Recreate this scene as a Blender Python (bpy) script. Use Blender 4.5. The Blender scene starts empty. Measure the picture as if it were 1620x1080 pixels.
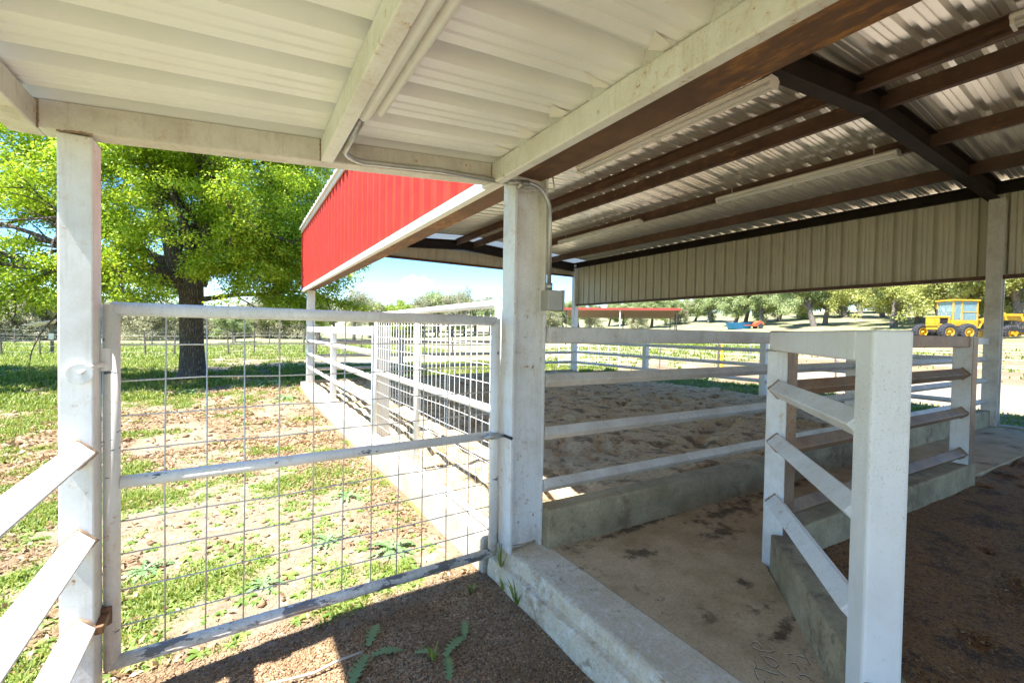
import bpy, math, random
import numpy as np
from mathutils import Vector, Matrix, Quaternion
PI = math.pi
S = bpy.context.scene
COL = S.collection
rng = np.random.default_rng(7)
random.seed(7)

# ------------------------------------------------------------------ camera
def make_camera():
    yaw, pitch, roll = math.radians(32.209), math.radians(1.2024), math.radians(0.97585)
    cp, sp, cr, sr = math.cos(pitch), math.sin(pitch), math.cos(roll), math.sin(roll)
    Rx = np.array([[1, 0, 0], [0, cp, -sp], [0, sp, cp]])
    Rz = np.array([[cr, -sr, 0], [sr, cr, 0], [0, 0, 1]])
    D = np.array([[math.cos(yaw), -math.sin(yaw), 0], [0, 0, -1], [math.sin(yaw), math.cos(yaw), 0]])
    R = Rz @ Rx @ D
    cd = bpy.data.cameras.new('camera')
    cd.sensor_width = 36.0
    cd.lens = 36 * 688.67 / 1620
    cd.clip_start = 0.02
    cd.clip_end = 3000
    co = bpy.data.objects.new('camera', cd)
    M = Matrix.Identity(4)
    for i in range(3):
        M[i][0], M[i][1], M[i][2] = R[0][i], -R[1][i], -R[2][i]
    M.translation = Vector((0, 0, 1.5))
    co.matrix_world = M
    COL.objects.link(co)
    S.camera = co
make_camera()

# ------------------------------------------------------------------ sky, sun, exposure
SUN_TRAVEL = Vector((1.24, 0.12, -2.53)).normalized()
def make_world():
    w = bpy.data.worlds.new('World')
    S.world = w
    w.use_nodes = True
    nt = w.node_tree
    bg = nt.nodes['Background']
    sky = nt.nodes.new('ShaderNodeTexSky')
    sky.sky_type = 'NISHITA'
    sky.sun_disc = False
    sky.sun_elevation = math.asin(-SUN_TRAVEL.z)
    sky.sun_rotation = math.atan2(-SUN_TRAVEL.x, -SUN_TRAVEL.y)
    sky.air_density = 0.85
    sky.dust_density = 0.0
    sky.ozone_density = 3.0
    # small fair weather clouds low over the horizon
    tc = nt.nodes.new('ShaderNodeTexCoord')
    hs = nt.nodes.new('ShaderNodeHueSaturation'); hs.inputs['Saturation'].default_value = 1.3
    nt.links.new(sky.outputs[0], hs.inputs['Color'])
    prev = hs.outputs[0]
    for (d, sx, sz, seed) in (((0.3375, 0.936, 0.1095), 0.040, 0.014, 1.3), ((0.515, 0.853, 0.088), 0.06, 0.016, 4.1), ((0.30, 0.95, 0.19), 0.03, 0.010, 7.7)):
        v = Vector(d).normalized()
        side = Vector((v.y, -v.x, 0)).normalized()
        up = v.cross(side) * -1
        sub = nt.nodes.new('ShaderNodeVectorMath'); sub.operation = 'SUBTRACT'
        nt.links.new(tc.outputs['Generated'], sub.inputs[0]); sub.inputs[1].default_value = v
        noi = nt.nodes.new('ShaderNodeTexNoise'); noi.noise_dimensions = '4D'; noi.inputs['Scale'].default_value = 60
        noi.inputs['Detail'].default_value = 5; noi.inputs['W'].default_value = seed
        nt.links.new(tc.outputs['Generated'], noi.inputs['Vector'])
        def dot(vec, k):
            n = nt.nodes.new('ShaderNodeVectorMath'); n.operation = 'DOT_PRODUCT'
            nt.links.new(sub.outputs[0], n.inputs[0]); n.inputs[1].default_value = tuple(c / k for c in vec)
            p = nt.nodes.new('ShaderNodeMath'); p.operation = 'POWER'
            ab = nt.nodes.new('ShaderNodeMath'); ab.operation = 'ABSOLUTE'
            nt.links.new(n.outputs['Value'], ab.inputs[0])
            nt.links.new(ab.outputs[0], p.inputs[0]); p.inputs[1].default_value = 2
            return p.outputs[0]
        a, b = dot(side, sx), dot(up, sz)
        ad = nt.nodes.new('ShaderNodeMath'); ad.operation = 'ADD'
        nt.links.new(a, ad.inputs[0]); nt.links.new(b, ad.inputs[1])
        mm = nt.nodes.new('ShaderNodeMath'); mm.operation = 'MULTIPLY_ADD'
        nt.links.new(noi.outputs['Fac'], mm.inputs[0]); mm.inputs[1].default_value = 3.2
        mm.inputs[2].default_value = -0.9
        sb = nt.nodes.new('ShaderNodeMath'); sb.operation = 'SUBTRACT'
        nt.links.new(mm.outputs[0], sb.inputs[0]); nt.links.new(ad.outputs[0], sb.inputs[1])
        cl = nt.nodes.new('ShaderNodeMapRange'); cl.inputs['From Min'].default_value = 0.0; cl.inputs['From Max'].default_value = 0.8
        nt.links.new(sb.outputs[0], cl.inputs['Value'])
        mx = nt.nodes.new('ShaderNodeMix'); mx.data_type = 'RGBA'
        nt.links.new(cl.outputs[0], mx.inputs[0]); nt.links.new(prev, mx.inputs[6])
        mx.inputs[7].default_value = (6.5, 6.5, 6.6, 1)
        prev = mx.outputs[2]
    nt.links.new(prev, bg.inputs['Color'])
    bg.inputs['Strength'].default_value = 0.085
    sl = bpy.data.lights.new('sun', 'SUN')
    sl.energy = 3.8
    sl.angle = math.radians(0.6)
    sl.color = (1.0, 0.965, 0.91)
    so = bpy.data.objects.new('sun', sl)
    so.rotation_euler = SUN_TRAVEL.to_track_quat('-Z', 'Y').to_euler()
    so.location = (-20, 0, 40)
    COL.objects.link(so)
make_world()
S.view_settings.view_transform = 'Standard'
S.view_settings.look = 'None'
S.view_settings.gamma = 1.0
S.view_settings.exposure = 2.35
S.render.engine = 'CYCLES'
S.cycles.max_bounces = 10
S.cycles.diffuse_bounces = 8
S.cycles.transparent_max_bounces = 12
S.cycles.sample_clamp_indirect = 6

# ------------------------------------------------------------------ materials
class NT:
    def __init__(s, name):
        s.m = bpy.data.materials.new(name); s.m.use_nodes = True
        s.t = s.m.node_tree; s.b = s.t.nodes['Principled BSDF']
        s.geo = s.t.nodes.new('ShaderNodeNewGeometry')
        s.pos = s.geo.outputs['Position']
    def n(s, typ, **kw):
        x = s.t.nodes.new(typ)
        for k, v in kw.items(): setattr(x, k, v)
        return x
    def link(s, a, b): s.t.links.new(a, b)
    def noise(s, scale, detail=4, rough=0.55, vec=None, stretch=None, off=0.0):
        x = s.n('ShaderNodeTexNoise'); x.inputs['Scale'].default_value = scale
        x.inputs['Detail'].default_value = detail; x.inputs['Roughness'].default_value = rough
        v = vec or s.pos
        mp = s.n('ShaderNodeMapping'); s.link(v, mp.inputs['Vector'])
        mp.inputs['Scale'].default_value = stretch or (1, 1, 1)
        mp.inputs['Location'].default_value = (off, off * 1.7, off * 0.6)
        s.link(mp.outputs[0], x.inputs['Vector'])
        return x.outputs['Fac']
    def ramp(s, fac, lo, hi, a=0.0, b=1.0):
        x = s.n('ShaderNodeMapRange'); x.inputs['From Min'].default_value = lo; x.inputs['From Max'].default_value = hi
        x.inputs['To Min'].default_value = a; x.inputs['To Max'].default_value = b
        s.link(fac, x.inputs['Value']); return x.outputs[0]
    def mul(s, a, b):
        x = s.n('ShaderNodeMath', operation='MULTIPLY')
        for i, q in enumerate((a, b)):
            if isinstance(q, (int, float)): x.inputs[i].default_value = q
            else: s.link(q, x.inputs[i])
        return x.outputs[0]
    def mix(s, fac, a, b):
        x = s.n('ShaderNodeMix', data_type='RGBA')
        if isinstance(fac, (int, float)): x.inputs[0].default_value = fac
        else: s.link(fac, x.inputs[0])
        for i, q in ((6, a), (7, b)):
            if isinstance(q, tuple): x.inputs[i].default_value = (*q, 1)
            else: s.link(q, x.inputs[i])
        return x.outputs[2]
    def col(s, c):
        if isinstance(c, tuple): s.b.inputs['Base Color'].default_value = (*c, 1)
        else: s.link(c, s.b.inputs['Base Color'])
    def rough(s, r):
        if isinstance(r, (int, float)): s.b.inputs['Roughness'].default_value = r
        else: s.link(r, s.b.inputs['Roughness'])
    def bump(s, h, dist=0.01, strength=1.0):
        x = s.n('ShaderNodeBump'); x.inputs['Distance'].default_value = dist; x.inputs['Strength'].default_value = strength
        s.link(h, x.inputs['Height']); s.link(x.outputs[0], s.b.inputs['Normal'])
    def sep(s, which, vec=None):
        x = s.n('ShaderNodeSeparateXYZ'); s.link(vec or s.pos, x.inputs[0]); return x.outputs[which]
    def attr(s, name):
        x = s.n('ShaderNodeAttribute'); x.attribute_name = name; return x.outputs['Fac']

def paint(name, base=(0.76, 0.74, 0.69), dirt=(0.42, 0.36, 0.28), dirt_amt=0.5, rust=0.63, peel=None, rough=0.5, soot=0.5):
    k = NT(name)
    big = k.ramp(k.noise(2.6, 8, 0.72), 0.44, 0.70)
    c = k.mix(k.mul(big, dirt_amt), base, dirt)
    streak = k.ramp(k.noise(11, 6, 0.75, stretch=(3, 3, 0.35), off=3), 0.52, 0.74)
    c = k.mix(k.mul(streak, dirt_amt * 0.8), c, dirt)
    mask = k.ramp(k.noise(1.7, 5, 0.6, off=6), 0.40, 0.62)
    spk = k.mul(k.ramp(k.noise(130, 4, 0.75, off=1), 0.57, 0.66), mask)
    c = k.mix(k.mul(spk, soot), c, (0.17, 0.14, 0.11))
    sp2 = k.mul(k.ramp(k.noise(75, 3, 0.6, off=7), 0.70, 0.74), k.ramp(k.noise(4, 4, .6, off=16), .5, .6))
    c = k.mix(k.mul(sp2, 0.75), c, (0.12, 0.085, 0.06))
    gate = k.ramp(k.noise(2.3, 3, 0.5, off=5), 0.47, 0.58)
    r0 = k.mul(k.ramp(k.noise(20, 6, 0.75, off=8), rust - .10, rust + .04), gate)
    c = k.mix(k.mul(r0, 0.55), c, (0.52, 0.33, 0.15))
    r1 = k.mul(k.ramp(k.noise(20, 6, 0.75, off=8), rust, rust + 0.03), gate)
    c = k.mix(r1, c, (0.25, 0.11, 0.04))
    if peel:
        pl = k.ramp(k.noise(peel[0], 6, 0.68, stretch=peel[2], off=2), peel[1], peel[1] + 0.008)
        c = k.mix(pl, c, (0.15, 0.165, 0.19))
    # splashed earth near the ground
    lo = k.mul(k.ramp(k.sep(2), -0.16, 0.20, 1.0, 0.0), k.ramp(k.noise(24, 6, 0.75, off=12), 0.36, 0.62))
    c = k.mix(k.mul(lo, 0.8), c, (0.30, 0.20, 0.11))
    k.col(c); k.rough(rough)
    k.bump(k.noise(70, 5, 0.7), 0.0006, 0.6)
    return k.m

def plain(name, c, rough=0.6, metal=0.0, var=0.25, scale=8, bump=0.0):
    k = NT(name)
    n = k.ramp(k.noise(scale, 6, 0.65), 0.3, 0.7)
    k.col(k.mix(n, tuple(x * (1 - var) for x in c), tuple(min(1, x * (1 + var)) for x in c)))
    k.rough(rough); k.b.inputs['Metallic'].default_value = metal
    if bump: k.bump(k.noise(scale * 6, 4), bump, 0.6)
    return k.m

def rusty(name, base=(0.075, 0.040, 0.026), orange=0.55):
    k = NT(name)
    a = k.ramp(k.noise(2.5, 6, 0.7), 0.35, 0.7)
    c = k.mix(a, base, tuple(x * 1.9 for x in base))
    b = k.mul(k.ramp(k.noise(16, 6, 0.75, stretch=(1, 0.25, 1), off=4), orange, orange + 0.14), k.ramp(k.noise(1.1, 2, off=2), 0.42, 0.6))
    c = k.mix(b, c, (0.36, 0.17, 0.05))
    k.col(c); k.rough(0.62); k.bump(k.noise(90, 4), 0.001, 0.6)
    return k.m

def sheet(name, base, rough=0.4, dirt=0.25, metal=0.0, blot=(0.3, 0.27, 0.22)):
    k = NT(name)
    a = k.ramp(k.noise(1.4, 6, 0.65), 0.4, 0.75)
    c = k.mix(k.mul(a, dirt), base, blot)
    sp = k.ramp(k.noise(70, 3, 0.7, off=2), 0.72, 0.78)
    c = k.mix(k.mul(sp, 0.0 if metal > .2 else 0.35), c, (0.2, 0.17, 0.13))
    k.col(c); k.rough(rough if metal > .2 else k.ramp(k.noise(5, 4), 0.3, 0.7, rough - 0.1, rough + 0.14)); k.b.inputs['Metallic'].default_value = metal
    k.bump(k.noise(1.8, 2, stretch=(1, 3, 1)), 0.0025 if metal < .3 else 0.0, 0.3)
    return k.m

def concrete(name, a, b, stain=(0.13, 0.085, 0.045), stain_lo=0.6, white=None, rough=0.85, grit=0.5):
    k = NT(name)
    c = k.mix(k.ramp(k.noise(2.6, 9, 0.72), 0.36, 0.64), a, b)
    c = k.mix(k.mul(k.ramp(k.noise(55, 7, 0.8, off=3), 0.48, 0.66), grit), c, tuple(x * 0.42 for x in a))
    s = k.ramp(k.noise(1.7, 8, 0.74, off=9), stain_lo, stain_lo + 0.06)
    c = k.mix(k.mul(s, 0.85), c, stain)
    s2 = k.ramp(k.noise(5.5, 8, 0.78, off=19), stain_lo + .06, stain_lo + 0.10)
    c = k.mix(k.mul(s2, 0.7), c, tuple(x * .6 for x in stain))
    if white:
        w = k.ramp(k.noise(14, 10, 0.85, off=5), white, white + 0.10)
        c = k.mix(k.mul(w, .75), c, (0.82, 0.79, 0.74))
    g = k.ramp(k.noise(150, 3, 0.7, off=7), 0.66, 0.70)
    c = k.mix(k.mul(g, 0.6), c, (0.62, 0.60, 0.55))
    d = k.ramp(k.noise(70, 3, 0.7, off=17), 0.70, 0.73)
    c = k.mix(k.mul(d, 0.8), c, (0.08, 0.065, 0.045))
    k.col(c); k.rough(rough)
    k.bump(k.noise(60, 9, 0.78), 0.008, 1.0)
    return k.m

def leafmat(name, c0, c1, trans=0.4, rough=0.5):
    k = NT(name)
    ri = k.geo.outputs['Random Per Island']
    rm = k.n('ShaderNodeValToRGB')
    rm.color_ramp.elements[0].color = (*c0, 1); rm.color_ramp.elements[1].color = (*c1, 1)
    k.link(ri, rm.inputs[0])
    k.link(rm.outputs[0], k.b.inputs['Base Color']); k.rough(rough)
    tr = k.n('ShaderNodeBsdfTranslucent'); k.link(rm.outputs[0], tr.inputs[0])
    mx = k.n('ShaderNodeMixShader'); mx.inputs[0].default_value = trans
    out = k.t.nodes['Material Output']
    k.link(k.b.outputs[0], mx.inputs[1]); k.link(tr.outputs[0], mx.inputs[2]); k.link(mx.outputs[0], out.inputs[0])
    return k.m

def bark(name, a=(0.10, 0.075, 0.055), b=(0.24, 0.19, 0.15), sc=14):
    k = NT(name)
    v = k.n('ShaderNodeTexVoronoi', feature='DISTANCE_TO_EDGE'); v.inputs['Scale'].default_value = sc
    mp = k.n('ShaderNodeMapping'); mp.inputs['Scale'].default_value = (1, 1, 0.28)
    wob = k.n('ShaderNodeTexNoise'); wob.inputs['Scale'].default_value = 5
    vm = k.n('ShaderNodeVectorMath', operation='MULTIPLY_ADD'); vm.inputs[1].default_value = (.12, .12, .12)
    k.link(k.pos, wob.inputs['Vector']); k.link(wob.outputs['Color'], vm.inputs[0]); k.link(k.pos, vm.inputs[2])
    k.link(vm.outputs[0], mp.inputs[0]); k.link(mp.outputs[0], v.inputs['Vector'])
    f = k.ramp(v.outputs['Distance'], 0.0, 0.28)
    nn = k.noise(30, 4)
    k.col(k.mix(f, a, k.mix(nn, tuple(x * .7 for x in b), b))); k.rough(0.9)
    k.bump(f, 0.05, 1.0)
    return k.m

M = {}
M['white'] = paint('white_paint', base=(0.735, 0.735, 0.72))
M['white_clean'] = paint('white_paint_fresh', base=(0.73, 0.73, 0.71), dirt=(0.50, 0.45, 0.37), dirt_amt=0.35, rust=0.70)
M['white_dirty'] = paint('white_paint_grimy', base=(0.65, 0.62, 0.57), dirt=(0.30, 0.24, 0.18), dirt_amt=0.6, rust=0.64)
M['white_peel'] = paint('white_paint_peeling', base=(0.72, 0.72, 0.70), dirt_amt=0.3, peel=(9, 0.535, (0.7, 1, 2.2)))
M['white_chip'] = paint('white_paint_chipped', base=(0.74, 0.73, 0.70), dirt_amt=0.3, peel=(10, 0.63, (0.8, 1, 2.2)))
M['rail_and_shade_brown'] = paint('grimy_rail_and_shade_paint', base=(0.26, 0.18, 0.12), dirt=(0.12, 0.058, 0.024), dirt_amt=0.9, rust=0.52)  # grimy brown of the chute rails, also painted shade on two post sides
M['brown'] = rusty('brown_primer_steel')
M['brown_orange'] = rusty('rusty_steel_channel', base=(0.10, 0.052, 0.03), orange=0.47)
M['black_steel'] = rusty('dark_steel', base=(0.020, 0.014, 0.011), orange=0.75); M['black_steel'].node_tree.nodes['Principled BSDF'].inputs['Specular IOR Level'].default_value = 0.12
M['red'] = sheet('red_sheet_metal', (0.50, 0.034, 0.014), rough=0.42, dirt=0.35, blot=(0.36, 0.06, 0.045))
M['tan'] = sheet('tan_sheet_metal', (0.62, 0.575, 0.45), rough=0.4, dirt=0.3)
M['roof_in'] = sheet('galvanised_roof_sheet', (0.90, 0.87, 0.81), rough=0.24, dirt=0.12, metal=0.6, blot=(0.5, 0.47, 0.42))
M['lean_in'] = sheet('cream_roof_sheet', (0.84, 0.845, 0.845), rough=0.38, dirt=0.16)
M['galv'] = plain('galvanised_steel', (0.42, 0.42, 0.40), 0.38, 0.7, 0.2)
M['wire'] = plain('galvanised_wire', (0.60, 0.58, 0.55), 0.5, 0.3, 0.15)
M['wire_w'] = plain('white_wire', (0.72, 0.70, 0.66), 0.5, 0.0, 0.1)
M['pvc'] = plain('white_plastic', (0.78, 0.76, 0.70), 0.35, 0, 0.06)
M['box'] = plain('grey_enamel', (0.36, 0.34, 0.29), 0.45, 0.2, 0.12)
M['tube'] = plain('frosted_tube', (0.82, 0.82, 0.80), 0.25, 0, 0.03)
def add_stains(m, spots, colr):
    t = m.node_tree; b = t.nodes['Principled BSDF']; cur = b.inputs['Base Color'].links[0].from_socket
    geo = t.nodes.new('ShaderNodeNewGeometry')
    noi = t.nodes.new('ShaderNodeTexNoise'); noi.inputs['Scale'].default_value = 9; noi.inputs['Detail'].default_value = 8; noi.inputs['Roughness'].default_value = .75
    t.links.new(geo.outputs['Position'], noi.inputs['Vector'])
    for (x, y, sx, sy) in spots:
        sub = t.nodes.new('ShaderNodeVectorMath'); sub.operation = 'SUBTRACT'; t.links.new(geo.outputs['Position'], sub.inputs[0]); sub.inputs[1].default_value = (x, y, 0)
        mul = t.nodes.new('ShaderNodeVectorMath'); mul.operation = 'MULTIPLY'; t.links.new(sub.outputs[0], mul.inputs[0]); mul.inputs[1].default_value = (1 / sx, 1 / sy, 0)
        ln = t.nodes.new('ShaderNodeVectorMath'); ln.operation = 'LENGTH'; t.links.new(mul.outputs[0], ln.inputs[0])
        ma = t.nodes.new('ShaderNodeMath'); ma.operation = 'MULTIPLY_ADD'; t.links.new(noi.outputs['Fac'], ma.inputs[0]); ma.inputs[1].default_value = 4.5; ma.inputs[2].default_value = -1.9
        df = t.nodes.new('ShaderNodeMath'); df.operation = 'SUBTRACT'; t.links.new(ma.outputs[0], df.inputs[0]); t.links.new(ln.outputs['Value'], df.inputs[1])
        mr = t.nodes.new('ShaderNodeMapRange'); mr.inputs['From Min'].default_value = -.45; mr.inputs['From Max'].default_value = 0.15; mr.inputs['To Max'].default_value = .85; t.links.new(df.outputs[0], mr.inputs['Value'])
        mx = t.nodes.new('ShaderNodeMix'); mx.data_type = 'RGBA'; t.links.new(mr.outputs[0], mx.inputs[0]); t.links.new(cur, mx.inputs[6]); mx.inputs[7].default_value = (*colr, 1); cur = mx.outputs[2]
    t.links.new(cur, b.inputs['Base Color'])
M['slab'] = concrete('brown_stained_concrete', (0.42, 0.295, 0.155), (0.66, 0.49, 0.30), stain_lo=0.57)
add_stains(M['slab'], [(2.33, 2.02, .20, .10), (3.12, 1.92, .30, .13), (3.55, 2.12, .55, .16), (2.7, 2.32, .8, .06), (4.6, 2.2, 1.2, .12), (2.62, 1.45, .07, .05), (2.30, 1.10, .10, .05), (2.55, 1.12, .5, .05)], (0.085, 0.052, 0.024))
M['edge'] = concrete('worn_white_concrete', (0.62, 0.49, 0.32), (0.80, 0.70, 0.54), stain=(0.38, 0.25, 0.14), stain_lo=0.56, white=0.52)
M['kerb'] = concrete('grey_kerb_concrete', (0.27, 0.21, 0.115), (0.48, 0.39, 0.24), stain=(0.20, 0.14, 0.08), stain_lo=.55)
M['kerb_w'] = concrete('whitewashed_kerb', (0.36, 0.305, 0.225), (0.50, 0.45, 0.36), stain=(0.32, 0.23, 0.14), stain_lo=0.6, white=0.56)
M['bark'] = bark('oak_bark')
M['bark_far'] = plain('grey_bark', (0.15, 0.13, 0.11), 0.9, 0, 0.3)
M['oak_leaf'] = leafmat('oak_leaf', (0.19, 0.33, 0.012), (0.55, 0.66, 0.045), 0.48)
M['live_leaf'] = leafmat('live_oak_leaf', (0.24, 0.30, 0.11), (0.48, 0.54, 0.25), 0.45)
M['yellow_leaf'] = leafmat('yellow_oak_leaf', (0.30, 0.34, 0.09), (0.58, 0.57, 0.18), 0.45)
M['bush_leaf'] = leafmat('bright_bush_leaf', (0.20, 0.30, 0.03), (0.42, 0.50, 0.08), 0.4)
M['scrub_leaf'] = leafmat('grey_scrub_leaf', (0.30, 0.30, 0.16), (0.50, 0.48, 0.30), 0.4)
M['grass'] = leafmat('grass_blade', (0.09, 0.17, 0.012), (0.36, 0.40, 0.07), 0.4)
M['weed'] = leafmat('weed_leaf', (0.12, 0.21, 0.03), (0.32, 0.40, 0.11), 0.35)
M['thistle'] = leafmat('thistle_leaf', (0.14, 0.26, 0.09), (0.30, 0.44, 0.20), 0.35)
M['litter'] = leafmat('dry_leaf', (0.20, 0.115, 0.05), (0.50, 0.35, 0.19), 0.15)
M['stone'] = leafmat('gravel_stone', (0.11, 0.055, 0.024), (0.40, 0.25, 0.13), 0.0, 0.85)
M['wood'] = plain('weathered_post', (0.16, 0.13, 0.105), 0.9, 0, 0.35, 10)
M['twig'] = plain('pale_stick', (0.45, 0.40, 0.33), 0.8, 0, 0.2, 20)
M['yellow'] = plain('machine_yellow', (0.60, 0.33, 0.015), 0.6, 0, 0.3, 3)
M['yellow_pipe'] = plain('yellow_pipe', (0.75, 0.45, 0.02), 0.5, 0, 0.1)
M['rubber'] = plain('tyre_rubber', (0.035, 0.036, 0.04), 0.75, 0, 0.3)
M['dark'] = plain('dark_grease', (0.03, 0.028, 0.025), 0.6, 0, 0.3)
M['blue'] = plain('blue_plastic', (0.012, 0.20, 0.55), 0.4, 0, 0.1)
M['orange'] = plain('orange_red_paint', (0.48, 0.10, 0.04), 0.5, 0, 0.15)
M['red_roof'] = plain('faded_red_roof', (0.42, 0.05, 0.035), 0.5, 0, 0.2, 3)
M['under_roof'] = plain('brown_roof_underside', (0.17, 0.085, 0.05), 0.7, 0, 0.15)
M['solar'] = plain('solar_cell_back', (0.30, 0.30, 0.30), 0.4, 0.2, 0.1)
def glass(name, c):
    k = NT(name); k.col(c); k.rough(0.05); k.b.inputs['Transmission Weight'].default_value = 0.75; k.b.inputs['IOR'].default_value = 1.1
    return k.m
M['glass'] = glass('tinted_glass', (0.55, 0.75, 0.78))
def clear_sheet():
    k = NT('translucent_roof_sheet'); k.col((0.22, 0.28, 0.33)); k.rough(0.3)
    tr = k.n('ShaderNodeBsdfTranslucent'); tr.inputs[0].default_value = (0.66, 0.80, 0.92, 1)
    mx = k.n('ShaderNodeMixShader'); mx.inputs[0].default_value = 0.10
    out = k.t.nodes['Material Output']
    k.link(k.b.outputs[0], mx.inputs[1]); k.link(tr.outputs[0], mx.inputs[2]); k.link(mx.outputs[0], out.inputs[0])
    return k.m
M['clear'] = clear_sheet()

def mat_ground():
    k = NT('pasture_ground')
    g = k.attr('cover'); lean = k.attr('gravel'); lit = k.attr('litter'); far = k.attr('far'); road = k.attr('road')
    fine = k.noise(22, 7, 0.72)
    dirt = k.mix(k.ramp(fine, 0.3, 0.7), (0.17, 0.122, 0.072), (0.36, 0.285, 0.19))
    dirt = k.mix(k.ramp(k.noise(7, 6, .7, off=3), .56, .64), dirt, (0.40, 0.34, 0.25))
    brown = k.mix(k.ramp(k.noise(60, 4, 0.7, off=2), 0.35, 0.65), (0.12, 0.076, 0.038), (0.33, 0.235, 0.135))
    c = k.mix(lit, dirt, brown)
    grn = k.mix(k.ramp(k.noise(40, 4, .7, off=5), .35, .65), (0.09, 0.13, 0.02), (0.28, 0.31, 0.08))
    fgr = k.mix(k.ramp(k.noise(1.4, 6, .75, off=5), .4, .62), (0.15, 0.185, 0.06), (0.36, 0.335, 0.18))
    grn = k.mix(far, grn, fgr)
    br = k.ramp(k.noise(9, 6, .75, off=7), .3, .7, -0.35, 0.35)
    ad = k.n('ShaderNodeMath', operation='ADD'); ad.use_clamp = True
    k.link(g, ad.inputs[0]); k.link(k.mul(br, k.ramp(g, 0, 0.25)), ad.inputs[1])
    c = k.mix(ad.outputs[0], c, grn)
    c = k.mix(road, c, k.mix(fine, (0.26, 0.20, 0.135), (0.42, 0.34, 0.245)))
    v = k.n('ShaderNodeTexVoronoi'); v.inputs['Scale'].default_value = 120; k.link(k.pos, v.inputs['Vector'])
    sp = k.n('ShaderNodeSeparateColor'); k.link(v.outputs['Color'], sp.inputs[0])
    st = k.mix(sp.outputs[0], (0.11, 0.062, 0.03), (0.58, 0.39, 0.225))
    st = k.mix(k.ramp(sp.outputs[1], .93, .94), st, (0.50, 0.42, 0.33))
    st = k.mix(k.ramp(k.noise(2.2, 5, .65, off=1), .42, .62), st, k.mix(sp.outputs[2], (0.10, 0.055, 0.026), (0.34, 0.205, 0.105)))
    c = k.mix(lean, c, st)
    k.col(c); k.rough(0.95)
    h = k.n('ShaderNodeMath', operation='ADD'); k.link(fine, h.inputs[0]); k.link(k.mul(v.outputs['Distance'], -0.35), h.inputs[1])
    k.bump(h.outputs[0], 0.02, 1.0)
    return k.m
M['ground'] = mat_ground()

def mat_sand(name, a, b, dark, peb=0.0):
    k = NT(name)
    c = k.mix(k.ramp(k.noise(30, 7, .75), .3, .7), a, b)
    c = k.mix(k.mul(k.ramp(k.noise(3.3, 6, .7, off=4), .52, .60), .8), c, dark)
    c = k.mix(k.mul(k.ramp(k.noise(16, 7, .78, off=14), .54, .64), .75), c, dark)
    v = k.n('ShaderNodeTexVoronoi'); v.inputs['Scale'].default_value = 130; k.link(k.pos, v.inputs['Vector'])
    sp = k.n('ShaderNodeSeparateColor'); k.link(v.outputs['Color'], sp.inputs[0])
    c = k.mix(k.mul(k.ramp(sp.outputs[0], .86, .97), peb), c, (0.36, 0.24, 0.14))
    c = k.mix(k.mul(k.ramp(sp.outputs[1], .75, .9), peb), c, (0.06, 0.03, 0.015))
    k.col(c); k.rough(0.95)
    h = k.n('ShaderNodeMath', operation='ADD'); k.link(k.noise(14, 8, .72), h.inputs[0]); k.link(k.mul(v.outputs['Distance'], -.25 * peb), h.inputs[1])
    k.bump(h.outputs[0], 0.035, 1.0)
    return k.m
M['sand'] = mat_sand('arena_sand', (0.54, 0.395, 0.215), (0.84, 0.655, 0.40), (0.19, 0.125, 0.06), 0.2)
M['dirt'] = mat_sand('red_brown_dirt', (0.20, 0.09, 0.022), (0.44, 0.225, 0.07), (0.07, 0.032, 0.010), 0.85)

# ------------------------------------------------------------------ mesh builder
def fix(o, parent, mat, smooth):
    if mat: o.data.materials.append(mat)
    if smooth:
        o.data.polygons.foreach_set('use_smooth', [True] * len(o.data.polygons))
    COL.objects.link(o)
    if parent is not None: o.parent = parent
    return o

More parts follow.
